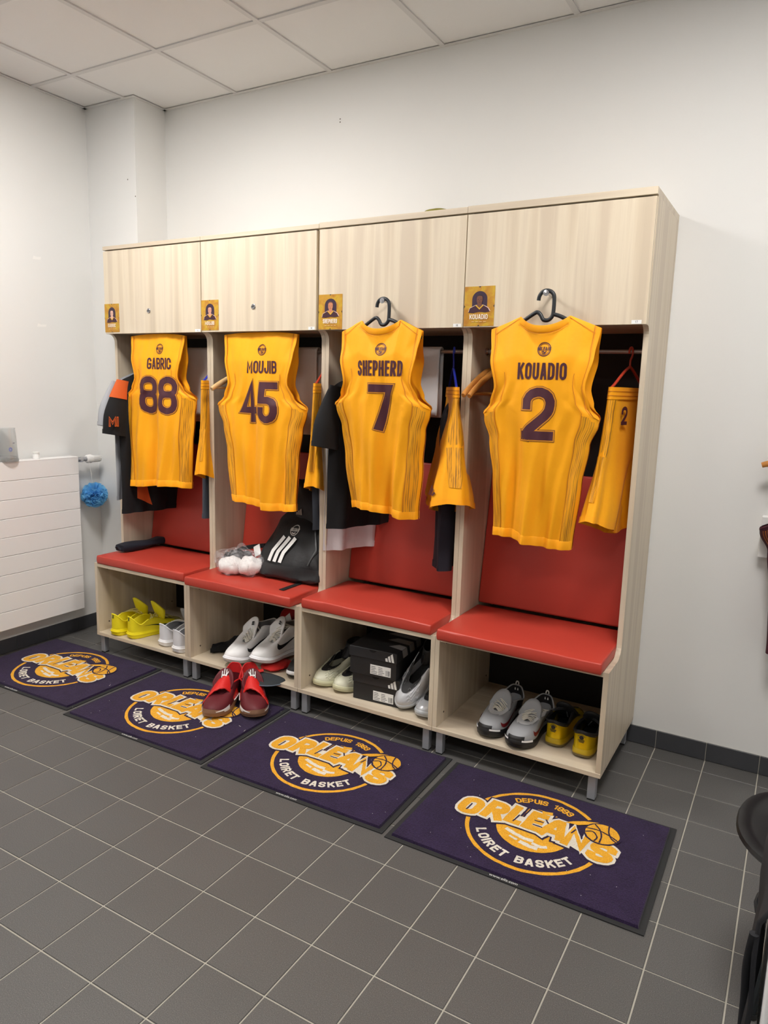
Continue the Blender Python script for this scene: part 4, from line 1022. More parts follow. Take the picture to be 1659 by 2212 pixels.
def heel_badge(col):
    def f(s, P, st, upo, t):
        mb = MB()
        disc(mb, (0, .0), .010, lambda x, y: s.pt(x/s.L*.62, .56+y*11, .0022), 18, 2)
        for k in range(9):
            a = R(20+k*17.5); strip(mb, [(math.cos(a)*.012, math.sin(a)*.012), (math.cos(a)*.0175, math.sin(a)*.0175)], .0022, False, lambda x, y: s.pt(x/s.L*.62, .56+y*11, .0022))
        for k in range(3): strip(mb, [(-.014+.002*k, -.012-.0045*k), (.014-.002*k, -.012-.0045*k)], .0024, False, lambda x, y: s.pt(x/s.L*.62, .56+y*11, .0022))
        P('heel_badge', mb, col, upo, 0)
        mb = MB()
        for k in range(6):
            for sg in (-1, 1): disc(mb, (sg*(.06+k*.013), 0), .0022, lambda x, y: s.pt(x/s.L, .10+y*9, .002), 8, 1)
        P('sole_studs', mb, GOLDM, upo, 0)
    return f
def heel_bar(col):
    def f(s, P, st, upo, t):
        mb = MB(); strip(mb, [(0, .60), (0, .92)], .020, False, lambda x, y: s.pt(x, y, .0022), .05); P('heel_mark', mb, col, upo, 0)
    return f
def ribs(col):
    def f(s, P, st, upo, t):
        for sg in (-1, 1):
            for k in range(5):
                mb = MB(); mb.tube([s.pt(.5+sg*lerp(.055+.012*k, .19, j/14), lerp(.78-.13*k, .84-.155*k, j/14)+.06*math.sin(j*.9), .0008) for j in range(15)], .0016, 5); P('shell_rib', mb, col, upo)
        cv = s.grid(.31, .69, lambda a: .86-.22*math.sin(math.pi*a), .995, 20, 4, .0022); P('lace_cover', cv, BLKS, upo)
        sk = MB(); rows = []
        for j in range(8):
            a = j/7; rows.append([Vector((lerp(.27, .16, a)*s.L + .135*s.L*math.cos(6.2832*k/18)*lerp(1, .9, a), .030*math.sin(6.2832*k/18), lerp(.085, .150, a) + .014*a*(1-math.cos(6.2832*k/18))*.5)) for k in range(18)])
        sk.grid(rows, closed=True); P('ankle_sock', sk, BLKS, sol=.003)
        lp = MB(); lp.tube(spline([(.42*s.L, .0, .105), (.38*s.L, .012, .128), (.33*s.L, .0, .138), (.36*s.L, -.012, .12), (.42*s.L, 0, .105)], 4, False), .002, 6); P('pull_loop', lp, BLKS)
    return f
def strap(s, P, st, upo, t):
    rows = []
    for j in range(9):
        a = j/8; row = []
        for k in range(21):
            b = k/20*2-1; x = s.L*(.68 + .12*b*-s.side - .23*a); fx = x/s.L
            zt = interpl(fx, [(.2, .150), (.40, .138), (.55, .116), (.72, .090), (.85, .074)]) + .007
            y = b*s.wd*.5*interpl(fx, [(.2, .84), (.45, .96), (.7, 1.06), (.85, .98)])
            row.append(Vector((x, y, max(.034, zt - (zt-.040)*abs(b)**2.4) + .0022*math.sin(k*1.9+j*2.6))))
        rows.append(row)
    m2 = MB(); m2.grid(rows); sp = P('strap', m2, REDS, sol=.005)
    ed = MB(); ed.tube([r_[20 if s.side > 0 else 0] for r_ in rows], .003, 6); P('strap_edge', ed, WHITEP, sp)
    for sg in (-1, 1):
        w_ = s.grid(.5+sg*.075, .5+sg*.19, -.10, lambda a: lerp(.04, .22, a), 10, 3, .0062); P('sole_wing', w_, WSM, upo)
Y_ST = dict(upper=YS, mid=YSM, out=YSM, midline=YSM, lining=YS, tonguecol=YS, lace=LACEY, loose=True, nlace=4, tongue=.186, tongue_x=.46, tongue_w=.96, heel=.122, dip=.082, eye=.104, sole=(.036, .026), swoosh=[((.36, .14, .10, .66), DKGREEN), ((.64, .86, .10, .66), DKGREEN)], extra=heel_bar(DKGREEN),
            patches=[('toe_mesh', (.40, .60, .12, .92, 20, 4, .0012), cloth_m('olive_mesh', (178, 168, 92)))])
W_ST = dict(upper=GREYS, mid=WSM, out=WSM, midline=WSM, lining=GREYL, tonguecol=GREYL, lace=LACEW, nlace=3, tongue=.178, tongue_x=.46, tongue_w=.96, heel=.122, dip=.084, eye=.104, sole=(.036, .026))
HI_ST = dict(upper=WS, mid=WSM, out=mat('pale_outsole', (214, 213, 210), .5), lining=GREYL, L=.335, wd=.118, heel=.168, dip=.150, eye=.158, throat=.086, tx=.62, sole=(.036, .026), lace=LACEW, lacer=.0030, nlace=7, tongue=.205, tongue_x=.42, tongue_w=.74, tonguecol=WS, loose=False, midline=WSM, swoosh=[((.315, .12, .16, .56), INKB), ((.685, .88, .16, .56), INKB)], tonguelogo=[[(-.3, .55), (.25, .62)], [(-.25, .40), (.3, .46)]], logocol=INKB)
CR_ST = dict(upper=CREAMS, mid=CREAMM, out=CREAMM, lining=BLKS, tongue=0, extra=ribs(CREAMS), L=.33, wd=.118, heel=.112, dip=.095, eye=.106, throat=.074, tx=.68, rimcol=BLKS)
SI_ST = dict(CR_ST, upper=SILV, mid=SILVM, out=SILVM, extra=ribs(SILV))
GB_ST = dict(upper=GREYM, mid=BLKM, out=BLKM, lining=BLKS, lace=LACEW, lacer=.0021, nlace=6, tongue=.150, tongue_x=.40, tonguecol=GREYM, heel=.126, dip=.092, eye=.104, throat=.078, wd=.12, tab=WHITEP, loose=False, L=.315, sole=(.034, .030),
             patches=[('heel_panel', (-.20, .20, .30, 1.0, 24, 5, .0014), BLKS), ('toe_guard', (.42, .58, -.02, .26, 16, 3, .0026), BLKM), ('eyestay', (.27, .40, .74, 1.0, 12, 3, .0026), GREYT), ('eyestay', (.60, .73, .74, 1.0, 12, 3, .0026), GREYT), ('eyestay', (.40, .60, .80, .985, 14, 3, .0024), GREYT), ('sole_flash', (.36, .44, -.05, .10, 8, 2, .006), WSM), ('sole_flash', (.56, .64, -.05, .10, 8, 2, .006), WSM)],
             swoosh=[((.36, .16, .14, .6), mat('dark_red_print', (110, 20, 26), .5)), ((.64, .84, .14, .6), mat('dark_red_print', (110, 20, 26), .5))])
GO_ST = dict(upper=GOLDS, mid=GOLDM, out=GUMD, lining=BLKS, rimcol=BLKS, rim=.006, tongue=.150, tongue_x=.36, tonguecol=BLKS, lace=BLKS, nlace=4, loose=True, heel=.108, dip=.092, eye=.104, L=.315, wd=.116, collar=.40, sole=(.034, .024), extra=heel_badge(INKB),
             patches=[('collar_panel', (-.30, .30, lambda a: .80-.24*abs(a-.5)*2, 1.0, 30, 4, .0016), BLKS)])
RD_ST = dict(upper=MARS, mid=GUM, out=GUM, lining=mat('red_lining', (206, 30, 32), .7), rimcol=mat('red_lining', (206, 30, 32), .7), tongue=.168, tongue_x=.36, tonguecol=MARS, heel=.150, dip=.098, eye=.108, throat=.076, L=.32, wd=.125, extra=strap, sole=(.034, .028),
             tonguelogo=[[(-.40, .10), (-.40, .75)], [(-.10, .10), (-.10, .95)], [(.20, .10), (.20, .9)], [(-.40, .40), (.35, .40)], [(.45, .05), (.25, .45), (.45, .75)]],
             patches=[('toe_bumper', (.43, .57, -.06, .14, 16, 2, .0045), GUM)])
BK_ST = dict(upper=BLKS, mid=WSM, out=BLKM, lining=BLKS, lace=BLKS, nlace=4, tongue=.14, tonguecol=BLKS)
SG = 'sports shoes in and around the lockers'
Z = .1205
build_shoe('yellow sports shoe at the far left, heel to the room', (-2.640, -.430, Z), 84, -1, Y_ST, SG)
build_shoe('yellow sports shoe beside the white ones, heel to the room', (-2.512, -.418, Z), 76, 1, Y_ST, SG)
build_shoe('white low sports shoe beside the yellow pair', (-2.300, -.400, Z), 83, -1, W_ST, SG)
build_shoe('white low sports shoe half hidden behind the locker side', (-2.168, -.428, Z), 83, 1, W_ST, SG)
build_shoe('white high-top shoe on the left, toe over the shelf edge', (-1.815, -.425, Z+.012), 264, 1, HI_ST, SG, (0, -3))
build_shoe('white high-top shoe on the right, standing on the cap', (-1.665, -.395, Z+.034), 262, -1, HI_ST, SG, (0, -3))
build_shoe('black low shoe with a white sole, behind the cap', (-1.495, -.365, Z), 273, 1, BK_ST, SG)
build_shoe('cream shell shoe at the left of the shoe box locker', (-1.310, -.370, Z), 264, 1, CR_ST, SG)
build_shoe('cream shell shoe against the shoe boxes', (-1.192, -.372, Z), 262, -1, CR_ST, SG)
build_shoe('silver shell shoe leaning nose down beside the shoe boxes', (-.845, -.395, Z+.105), 250, 1, SI_ST, SG, (-18, 38))
build_shoe('silver shell shoe lying flat by the locker side', (-.762, -.392, Z), 268, -1, SI_ST, SG, (0, 0))
build_shoe('grey mesh shoe with black sole, left of its pair', (-.462, -.412, Z), 266, 1, GB_ST, SG)
build_shoe('grey mesh shoe with black sole, right of its pair', (-.325, -.436, Z), 264, -1, GB_ST, SG)
build_shoe('gold foil shoe beside the grey pair, heel to the room', (-.210, -.325, Z), 87, -1, GO_ST, SG)
build_shoe('gold foil shoe at the right locker side, heel to the room', (-.090, -.352, Z), 87, 1, GO_ST, SG)
build_shoe('red and maroon shoe on the left, standing on the mat', (-1.712, -.742, .0155), -70, 1, RD_ST, SG)
build_shoe('red and maroon shoe on the right, standing on the mat', (-1.595, -.668, .0155), -44, -1, RD_ST, SG)

# ------------------------------------------------------------------ player cards on the doors
CARDM = None
def card_mat():
    m = bpy.data.materials.new('gold_card_print'); m.use_nodes = True; nt = m.node_tree; N = nt.nodes; L = nt.links; b = N['Principled BSDF']
    geo = N.new('ShaderNodeNewGeometry'); n = N.new('ShaderNodeTexNoise'); n.inputs['Scale'].default_value = 22; n.inputs['Detail'].default_value = 5; n.inputs['Distortion'].default_value = 1.2
    L.new(geo.outputs['Position'], n.inputs['Vector'])
    L.new(ramp(nt, n.outputs['Fac'], [(.3, (172, 112, 30)), (.5, (190, 140, 38)), (.62, (198, 160, 40)), (.75, (176, 138, 30))]), b.inputs['Base Color']); b.inputs['Roughness'].default_value = .4
    MATS[m.name] = m; return m
CARDM = card_mat(); ARCH = mat('dark_violet_print', (52, 32, 56), .45); MARD = mat('dark_maroon_print', (62, 26, 40), .45); GOLDP = mat('gold_print', (214, 166, 40), .45); PALE = mat('pale_rim_print', (226, 196, 190), .45)
skins = [((222, 178, 158), (44, 34, 32)), ((206, 150, 128), (38, 28, 28)), ((196, 128, 92), (120, 78, 56)), ((112, 68, 52), (46, 30, 34))]
def photo_card(i, x0, z0, w_, h_, nm, lab):
    y = -.4584; t = thing('photo_card', lab, 'card', (x0+w_/2, y, z0), group='gold player cards on the locker doors')
    mesh_obj('card', MB().box(x0, x0+w_, y-.0008, y, z0, z0+h_), CARDM, t, 0)
    def poly(name, pts, m, lv): mb = MB(); mb.add([(x0+a*w_, y-.0008-lv*.00025, z0+b*h_) for a, b in pts], [tuple(range(len(pts)))]); mesh_obj(name, mb, m, t, 0)
    ell = lambda cx, cz, rx, rz, n=20, a0=0, a1=360: [(cx+rx*math.cos(R(lerp(a0, a1, k/n))), cz+rz*math.sin(R(lerp(a0, a1, k/n)))) for k in range(n+(0 if a1-a0 == 360 else 1))]
    poly('arch', [(.26, .40), (.76, .40)] + ell(.51, .68, .25, .20, 16, 0, 180), ARCH, 1)
    sk = mat('skin_print_%d' % i, skins[i][0], .5); hr = mat('hair_print_%d' % i, skins[i][1], .5)
    poly('shoulder_rim', [(.14, .36), (.18, .46), (.38, .535), (.64, .535), (.80, .47), (.88, .38)], PALE, 2)
    poly('vest', [(.15, .34), (.19, .45), (.37, .52), (.65, .52), (.79, .455), (.86, .36), (.70, .34), (.50, .36), (.32, .33)], MARD, 3)
    poly('neck', [(.42, .50), (.45, .60), (.57, .60), (.61, .50), (.515, .44)], sk, 4)
    poly('neckline', [(.36, .53), (.515, .415), (.66, .53), (.61, .53), (.515, .455), (.41, .53)], GOLDP, 5)
    poly('hair', ell(.51, .715, .105, .075), hr, 5)
    poly('face', [(.412, .71), (.412, .63), (.445, .565), (.51, .54), (.575, .565), (.608, .63), (.608, .71), (.585, .750), (.51, .762), (.435, .750)], sk, 6)
    for ex in (.465, .555): poly('eye', ell(ex, .672, .018, .008, 10), hr, 7)
    poly('nose', [(.505, .655), (.49, .62), (.535, .62)], mat('shade_print_%d' % i, tuple(int(v*.78) for v in skins[i][0]), .5), 7)
    poly('mouth', [(.475, .592), (.515, .600), (.555, .592), (.515, .583)], mat('lip_print_%d' % i, tuple(int(v*.62) for v in skins[i][0]), .5), 7)
    hh = .125*h_; wd = .60*w_ if len(nm) > 6 else .54*w_; tt = hh*.15; sp = hh*.10; wr = (wd-len(nm)*tt-(len(nm)-1)*sp)/(sum(GL[c][0] for c in nm)*hh)
    mb = MB(); text(mb, nm, x0+.50*w_, z0+.235*h_, hh, tt, wr, sp, lambda x, z: (x, y-.0030, z)); mesh_obj('name_lettering', mb, mat('cream_print', (244, 232, 214), .5), t, 0)
    mb = MB()
    for k in range(4): mb.box(x0+(.27+.13*k)*w_, x0+(.36+.13*k)*w_, y-.0028, y-.0026, z0+.105*h_, z0+.120*h_)
    o = mesh_obj('small_print', mb, mat('pale_gold_print', (226, 190, 130), .5), t, 0); o['kind'] = 'stuff'
    for pts in ([(.46, 1), (.54, 1), (.50, .965)], [(.46, 0), (.54, 0), (.50, .035)], [(0, .46), (0, .54), (.035, .50)], [(1, .46), (1, .54), (.965, .50)]): poly('corner_mark', pts, INKB, 2)
photo_card(0, -2.789, 1.760, .112, .146, 'GABRIC', 'gold card with a portrait on the far left locker door')
photo_card(1, -2.091, 1.760, .112, .142, 'MOUJIB', 'gold card with a portrait on the door above the backpack')
photo_card(2, -1.392, 1.754, .124, .148, 'SHEPHERD', 'gold card with a portrait on the shoe box locker door')
photo_card(3, -.694, 1.756, .126, .150, 'KOUADIO', 'gold card with a portrait on the right end locker door')

# ------------------------------------------------------------------ shoe boxes
BOXB = mat('black_card', (30, 30, 32), .55); BOXL = mat('black_lid_card', (38, 38, 41), .5); BARG = mat('grey_bars_print', (150, 148, 148), .55)
def three_bars(mb, fn, s_, slant=-.55):
    for k, h in enumerate((.42, .72, 1.0)):
        x = k*.36*s_; w_ = .26*s_; H = h*s_*.95; dx = slant*H*.62
        q = [(x, 0), (x+w_, 0), (x+w_+dx*.62, H), (x+dx*.62+.02*s_, H*.80)]
        mb.add([fn(*p) for p in q], [(0, 1, 2, 3)])
def shoe_box(label, loc, rz, big=False):
    w_, d_, h_ = .228, .335, .126
    t = thing('shoe_box', label, 'box', loc, (0, 0, R(rz)), 'black shoe boxes')
    mesh_obj('box', MB().box(-w_/2, w_/2, 0, d_, 0, h_-.004, .0012), BOXB, t, 0, True)
    lid = mesh_obj('lid', MB().box(-w_/2-.003, w_/2+.003, -.003, d_+.003, h_-.045, h_, .0012), BOXL, t, 0, True)
    mb = MB(); mb.add([(.0+.018*math.cos(R(a)), -.0034, h_-.045+.0+(.012*abs(math.sin(R(a))))) for a in range(0, 181, 20)], [tuple(range(10))])
    mb2 = MB(); mb2.add([(.0+.018*math.cos(R(a)), -.0034, h_-.002-(.012*abs(math.sin(R(a))))) for a in range(0, 181, 20)], [tuple(range(10))]); mesh_obj('finger_notch', mb2, mat('notch_black', (8, 8, 9), .8), lid, 0, True)
    mb = MB(); three_bars(mb, lambda x, z: (w_/2-.050+x, -.0036, h_-.042+z), .042); mesh_obj('three_bar_logo', mb, WHITEPRINT, lid, 0, True)
    lb = mesh_obj('size_label', MB().box(-.012, .088, -.0008, 0, .012, .056), WHITEPRINT, t, 0, True)
    pr = MB(); r2 = random.Random(4)
    for k in range(5):
        for c in range(2):
            x0 = -.008+c*.036; pr.box(x0, x0+r2.uniform(.018, .032), -.0011, -.0008, .046-.0075*k, .0485-.0075*k)
    for k in range(9): pr.box(.064+k*.0023, .064+k*.0023+r2.uniform(.0006, .0015), -.0011, -.0008, .016, .040)
    o = mesh_obj('label_print', pr, mat('label_grey_print', (92, 92, 94), .6), lb, 0, True); o['kind'] = 'stuff'
    if big:
        for k in range(3):
            a0 = .02+.075*k; ln = (.075, .115, .15)[k]
            mb = MB(); x1 = w_/2+.003
            mb.add([(x1-ln, .05+a0, h_+.0006), (x1-ln+.035, .05+a0-.045*0+.04, h_+.0006), (x1, .05+a0+.03, h_+.0006), (x1, .05+a0-.02, h_+.0006)], [(0, 1, 2, 3)])
            mb.add([(x1+.0006, .05+a0-.02, h_), (x1+.0006, .05+a0+.03, h_), (x1+.0006, .05+a0+.045, h_-.040), (x1+.0006, .05+a0-.005, h_-.040)], [(0, 1, 2, 3)])
            mesh_obj('big_bar', mb, BARG, lid, 0, True)
    return t
shoe_box('black shoe box at the bottom of the stack', (-1.012, -.522, .1205), 3.5)
shoe_box('black shoe box on top of the stack, with large grey bars', (-1.022, -.536, .247), 4.0, True)

# ------------------------------------------------------------------ soft things on benches and shelves
def blob(mb, c, r, seed, n=22, m=14, noise=.18, flat=None, exp=1.0):
    rnd = random.Random(seed); ph = [(rnd.uniform(1, 5), rnd.uniform(1, 6), rnd.uniform(0, 6.3), rnd.uniform(.4, 1)) for _ in range(7)]
    rows = []
    for j in range(m+1):
        la = -math.pi/2 + math.pi*j/m; row = []
        for i in range(n):
            lo = 2*math.pi*i/n; d = Vector((math.cos(la)*math.cos(lo), math.cos(la)*math.sin(lo), math.sin(la)))
            k = 1+noise*sum(w*math.sin(a*d.x*2.3+b*d.y*1.7+(a-b)*d.z*2+p) for a, b, p, w in ph)/3.2
            e = lambda v: math.copysign(abs(v)**exp, v)
            p = Vector((c[0]+e(d.x)*r[0]*k, c[1]+e(d.y)*r[1]*k, c[2]+e(d.z)*r[2]*k))
            if flat is not None and p.z < flat: p.z = flat
            row.append(p)
        rows.append(row)
    mb.grid(rows, closed=True); return mb
NVY = fabric('navy_rolled_cloth', (24, 26, 38), .8)
t = thing('folded_cloth', 'rolled navy cloth on the far left seat cushion', 'cloth', (-2.69, -.31, .565))
rows = []
for k in range(25):
    g = k/24; y = lerp(-.485, -.135, g); c = Vector((-2.705+.018*math.sin(g*3), y, .590)); w_ = .045*(1-.25*abs(2*g-1)**6); hh = .020*(1+.2*math.sin(9*g))
    rows.append([c + Vector((w_*math.copysign(abs(math.cos(6.2832*j/20))**.7, math.cos(6.2832*j/20)), 0, hh*math.sin(6.2832*j/20) + .003*math.sin(3*6.2832*j/20+g*7))) for j in range(20)])
mb = MB(); n0 = mb.grid(rows, closed=True); mb.f.append(tuple(range(20))); mb.f.append(tuple(24*20+j for j in range(19, -1, -1))); mesh_obj('roll', mb, NVY, t, 60)
mb = MB()
for k, yy in enumerate((-.489, -.131)): mb.tube([(-2.73+.012*q, yy, .590+.008*math.sin(q*1.4)) for q in range(5)], .006, 6)
mesh_obj('fold_edge', mb, NVY, t, 60)
mb = MB(); text(mb, 'O', -2.672, .588, .014, .003, .5, .002, lambda x, z: (-2.6655+.0, -.43+(x+2.672), z)); mesh_obj('small_mark', mb, mat('grey_mark', (120, 120, 130), .6), t, 0)
# clear bag with white bundles
def clear_film():
    m = bpy.data.materials.new('clear_crumpled_film'); m.use_nodes = True; nt = m.node_tree; N = nt.nodes; L = nt.links
    for n in list(N):
        if n.type != 'OUTPUT_MATERIAL': N.remove(n)
    out = [n for n in N if n.type == 'OUTPUT_MATERIAL'][0]
    tr = N.new('ShaderNodeBsdfTransparent'); gl = N.new('ShaderNodeBsdfPrincipled'); gl.inputs['Base Color'].default_value = (.82, .80, .82, 1); gl.inputs['Roughness'].default_value = .16
    tx = N.new('ShaderNodeTexNoise'); tx.inputs['Scale'].default_value = 42; tx.inputs['Detail'].default_value = 4; ge = N.new('ShaderNodeNewGeometry'); L.new(ge.outputs['Position'], tx.inputs['Vector'])
    cr = N.new('ShaderNodeMapRange'); cr.inputs['From Min'].default_value = .42; cr.inputs['From Max'].default_value = .72; cr.inputs['To Min'].default_value = .05; cr.inputs['To Max'].default_value = .42; L.new(tx.outputs['Fac'], cr.inputs['Value'])
    bp = N.new('ShaderNodeBump'); bp.inputs['Strength'].default_value = .9; bp.inputs['Distance'].default_value = .006; L.new(tx.outputs['Fac'], bp.inputs['Height']); L.new(bp.outputs['Normal'], gl.inputs['Normal'])
    mx = N.new('ShaderNodeMixShader'); L.new(cr.outputs['Result'], mx.inputs['Fac']); L.new(tr.outputs[0], mx.inputs[1]); L.new(gl.outputs[0], mx.inputs[2]); L.new(mx.outputs[0], out.inputs['Surface'])
    return m
t = thing('plastic_bag', 'clear plastic bag of white bundles on the bench beside the backpack', 'bag', (-1.90, -.42, .566))
WB = mat('white_bundle', (240, 238, 236), .7, bump=.4, bscale=60, bdist=.004)
mesh_obj('white_bundle', blob(MB(), (-1.905, -.465, .607), (.066, .062, .046), 3, noise=.12, flat=.5665), WB, t, 60)
mesh_obj('white_bundle', blob(MB(), (-1.812, -.432, .612), (.062, .068, .048), 9, noise=.12, flat=.5665), WB, t, 60)
mb = MB(); blob(mb, (-1.93, -.375, .625), (.095, .05, .035), 5, noise=.3, flat=.567); mesh_obj('black_band', mb, BLK, t, 60)
mb = MB(); mb.tube(spline([(-1.99, -.40, .60), (-1.95, -.36, .66), (-1.88, -.35, .685), (-1.80, -.33, .70)], 5, False), .016, 8, flat=.5); mesh_obj('black_strap', mb, BLK, t, 60)
mb = MB(); mb.box(-.022, .022, -.0015, .0015, 0, .055); mb.xform(Matrix.Translation((-1.808, -.375, .655)) @ Matrix.Rotation(R(-30), 4, 'Y') @ Matrix.Rotation(R(-20), 4, 'X')); mesh_obj('white_tag', mb, WB, t, 0)
mesh_obj('clear_film', blob(MB(), (-1.885, -.42, .618), (.140, .105, .078), 21, n=40, m=26, noise=.18, flat=.5662), clear_film(), t, 40)
# backpack standing against the back cushion
PACK = mat('black_pack_cloth', (15, 15, 17), .62, bump=.35, bscale=22, bdist=.01, var=.1, vscale=14); PACKB = mat('coated_pack_base', (34, 34, 36), .4, bump=.15, bscale=25, bdist=.006)
def pack_ring(g, cx, hw0, grow=0.0, n=44, seed=1):
    z = lerp(.567, 0.885, g); yc = lerp(-.368, -.205, g**1.15)
    w_ = interp(g, [(0, .155), (.06, .188), (.25, .20), (.55, .19), (.85, .165), (1, .12)])*hw0 + grow
    d_ = interp(g, [(0, .055), (.07, .082), (.3, .088), (.7, .07), (.9, .045), (1, .02)]) + grow
    row = []
    for k in range(n):
        a = 2*math.pi*k/n; c, s_ = math.cos(a), math.sin(a); e = .72
        x = math.copysign(abs(c)**e, c)*w_; y = math.copysign(abs(s_)**e, s_)*d_
        y += .006*math.sin(7*a+9*g+seed) + .005*math.sin(3*a-14*g)
        row.append(Vector((cx + x + .006*math.sin(11*g+k*.3), max(yc+y, -.47), z + .012*math.sin(2.2*x*10+g*3)*g)))
    return row
t = thing('backpack', 'black backpack with three white stripes and a round crest', 'backpack', (-1.595, -.33, .566))
PC = -1.600
mb = MB(); rows = [pack_ring(lerp(.20, 1, k/22), PC, 1.0) for k in range(23)]; n0 = mb.grid(rows, closed=True); mb.f.append(tuple(22*44+j for j in range(43, -1, -1))); mesh_obj('body', mb, PACK, t, 60)
mb = MB(); rows = [pack_ring(lerp(0, .24, k/8), PC, 1.0, .004) for k in range(9)]; n0 = mb.grid(rows, closed=True); mb.f.append(tuple(range(44))); mesh_obj('base', mb, PACKB, t, 60)
def pack_pt(x, z, off):
    g = (z-.567)/(0.885-.567); yc = lerp(-.368, -.205, g**1.15)
    w_ = interp(g, [(0, .155), (.06, .188), (.25, .20), (.55, .19), (.85, .165), (1, .12)]); d_ = interp(g, [(0, .055), (.07, .082), (.3, .088), (.7, .07), (.9, .045), (1, .02)])
    q = max(-.98, min(.98, (x-PC)/w_)); cc = abs(q)**(1/.72); return (x, max(yc - d_*math.sqrt(max(0, 1-cc*cc))**.72 - .012, -.482) - off, z)
for k in range(3):
    mb = MB(); x0 = -1.682+.034*k
    strip(mb, [(x0-.014, .655), (x0-.010, .702), (x0+.016, .750), (x0+.026, .770)], .021, False, lambda x, z: pack_pt(x, z, .001), .01, 2); mesh_obj('white_stripe', mb, WHITEPRINT, t, 0)
mb = MB(); disc(mb, (-1.610, .802), .024, lambda x, z: pack_pt(x, z, .0), 28, 1, .0205); text(mb, 'ORLEANS', -1.610, .805, .014, .0030, .26, .0013, lambda x, z: pack_pt(x, z, .0005)); strip(mb, [(-1.621, .791), (-1.610, .787), (-1.599, .792)], .005, False, lambda x, z: pack_pt(x, z, .0005)); mesh_obj('crest', mb, mat('silver_print', (196, 192, 184), .5), t, 0)
mb = MB(); strip(mb, [(x, z) for x, z in [(-1.47, .66), (-1.455, .73), (-1.49, .80), (-1.52, .86)]], .006, False, lambda x, z: pack_pt(x, z, .001), .01); mesh_obj('zip', mb, mat('zip_black', (14, 14, 15), .4), t, 0)
mb = MB(); mb.tube(spline([(-1.57, -.21, .875), (-1.575, -.225, .905), (-1.60, -.228, .915), (-1.625, -.225, .905), (-1.63, -.21, .875)], 4, False), .008, 8, flat=.5); mesh_obj('grab_handle', mb, PACK, t, 60)
for sx in (-1, 1):
    mb = MB(); mb.tube(spline([(PC+sx*.06, -.20, .87), (PC+sx*.15, -.19, .84), (PC+sx*.205, -.24, .72), (PC+sx*.20, -.30, .63)], 5, False), .020, 8, flat=.4); mesh_obj('shoulder_strap', mb, PACK, t, 60)
mb = MB(); mb.box(-1.528, -1.500, -.56, -.40, .5655, .568, .0006); mesh_obj('webbing_strap', mb, mat('black_webbing', (16, 16, 18), .7), t, 0)
# second bag behind and above
t = thing('sports_bag', 'plain black sports bag with a small bar logo, behind the backpack', 'bag', (-1.525, -.20, .70))
mb = MB(); blob(mb, (-1.560, -.210, .915), (.150, .068, .140), 17, n=36, m=24, noise=.14, exp=.75); mesh_obj('body', mb, PACK, t, 60)
mb = MB(); three_bars(mb, lambda x, z: (-1.640+x, -.281, .862+z+.01), .034, -.2); mesh_obj('three_bar_logo', mb, mat('tan_print', (170, 158, 142), .5), t, 0)
mb = MB(); mb.tube(spline([(-1.66, -.22, .86), (-1.69, -.25, .82), (-1.68, -.26, .78), (-1.64, -.24, .76)], 5, False), .013, 8, flat=.4); mesh_obj('handle', mb, PACK, t, 60)
# black clothing on the shelf
t = thing('crumpled_clothing', 'crumpled black clothing on the shelf left of the high-top shoes', 'clothing', (-2.0, -.40, .1205))
mb = MB(); rows = []
for k in range(31):
    g = k/30; c = Vector((lerp(-2.035, -1.80, g), lerp(-.47, -.29, g)+.02*math.sin(g*8), 0)); w_ = interp(g, [(0, .030), (.2, .034), (.4, .055), (.7, .075), (1, .05)]); h_ = interp(g, [(0, .020), (.15, .022), (.4, .042), (.7, .052), (1, .03)])
    rows.append([c + Vector((-.4*w_*math.cos(6.2832*j/20), w_*math.cos(6.2832*j/20), .121 + max(0, h_ + h_*math.sin(6.2832*j/20) + .006*math.sin(5*6.2832*j/20+g*16)))) for j in range(20)])
mb.grid(rows, closed=True); mb.f.append(tuple(range(20))); mb.f.append(tuple(30*20+j for j in range(19, -1, -1))); mesh_obj('cloth', mb, BLK, t, 60)
mb = MB(); mb.box(-.016, .016, -.001, .001, 0, .022); mb.xform(Matrix.Translation((-1.865, -.408, .185)) @ Matrix.Rotation(R(35), 4, 'Z') @ Matrix.Rotation(R(-60), 4, 'X')); mesh_obj('care_label', mb, WB, t, 0)
# cap under the shoes
t = thing('cap', 'red cap with a dark grey brim poking out under the high-top shoes', 'cap', (-1.60, -.53, .1205))
REDC = fabric('red_cap_cloth', (196, 34, 30), .7)
mesh_obj('crown', blob(MB(), (-1.635, -.445, .1365), (.065, .085, .015), 8, noise=.12, flat=.1212), REDC, t, 60)
mb = MB(); rows = []
for j in range(9):
    g = j/8; rows.append([Vector((-1.578 + .088*math.sin(R(lerp(-88, 88, k/20)))*lerp(.86, 1, g), -.545 - g*.125*math.cos(R(lerp(-88, 88, k/20)))**.8, .134 - .010*g*g + .010*(math.cos(R(lerp(-88, 88, k/20)))-1))) for k in range(21)])
mb.grid(rows); o = mesh_obj('brim', mb, mat('dark_slate_brim', (44, 50, 54), .7, bump=.2, bscale=300), t, 60); solidify(o, .003)
mb = MB(); mb.tube(rows[-1], .0022, 6); mesh_obj('brim_edge', mb, mat('brim_piping', (110, 124, 140), .6), t, 60)
mb = MB(); mb.tube(spline([(-1.690, -.60, .134), (-1.672, -.585, .142), (-1.65, -.575, .139), (-1.63, -.55, .142)], 5, False), .011, 8, flat=.6); mesh_obj('red_strap', mb, REDC, t, 60)
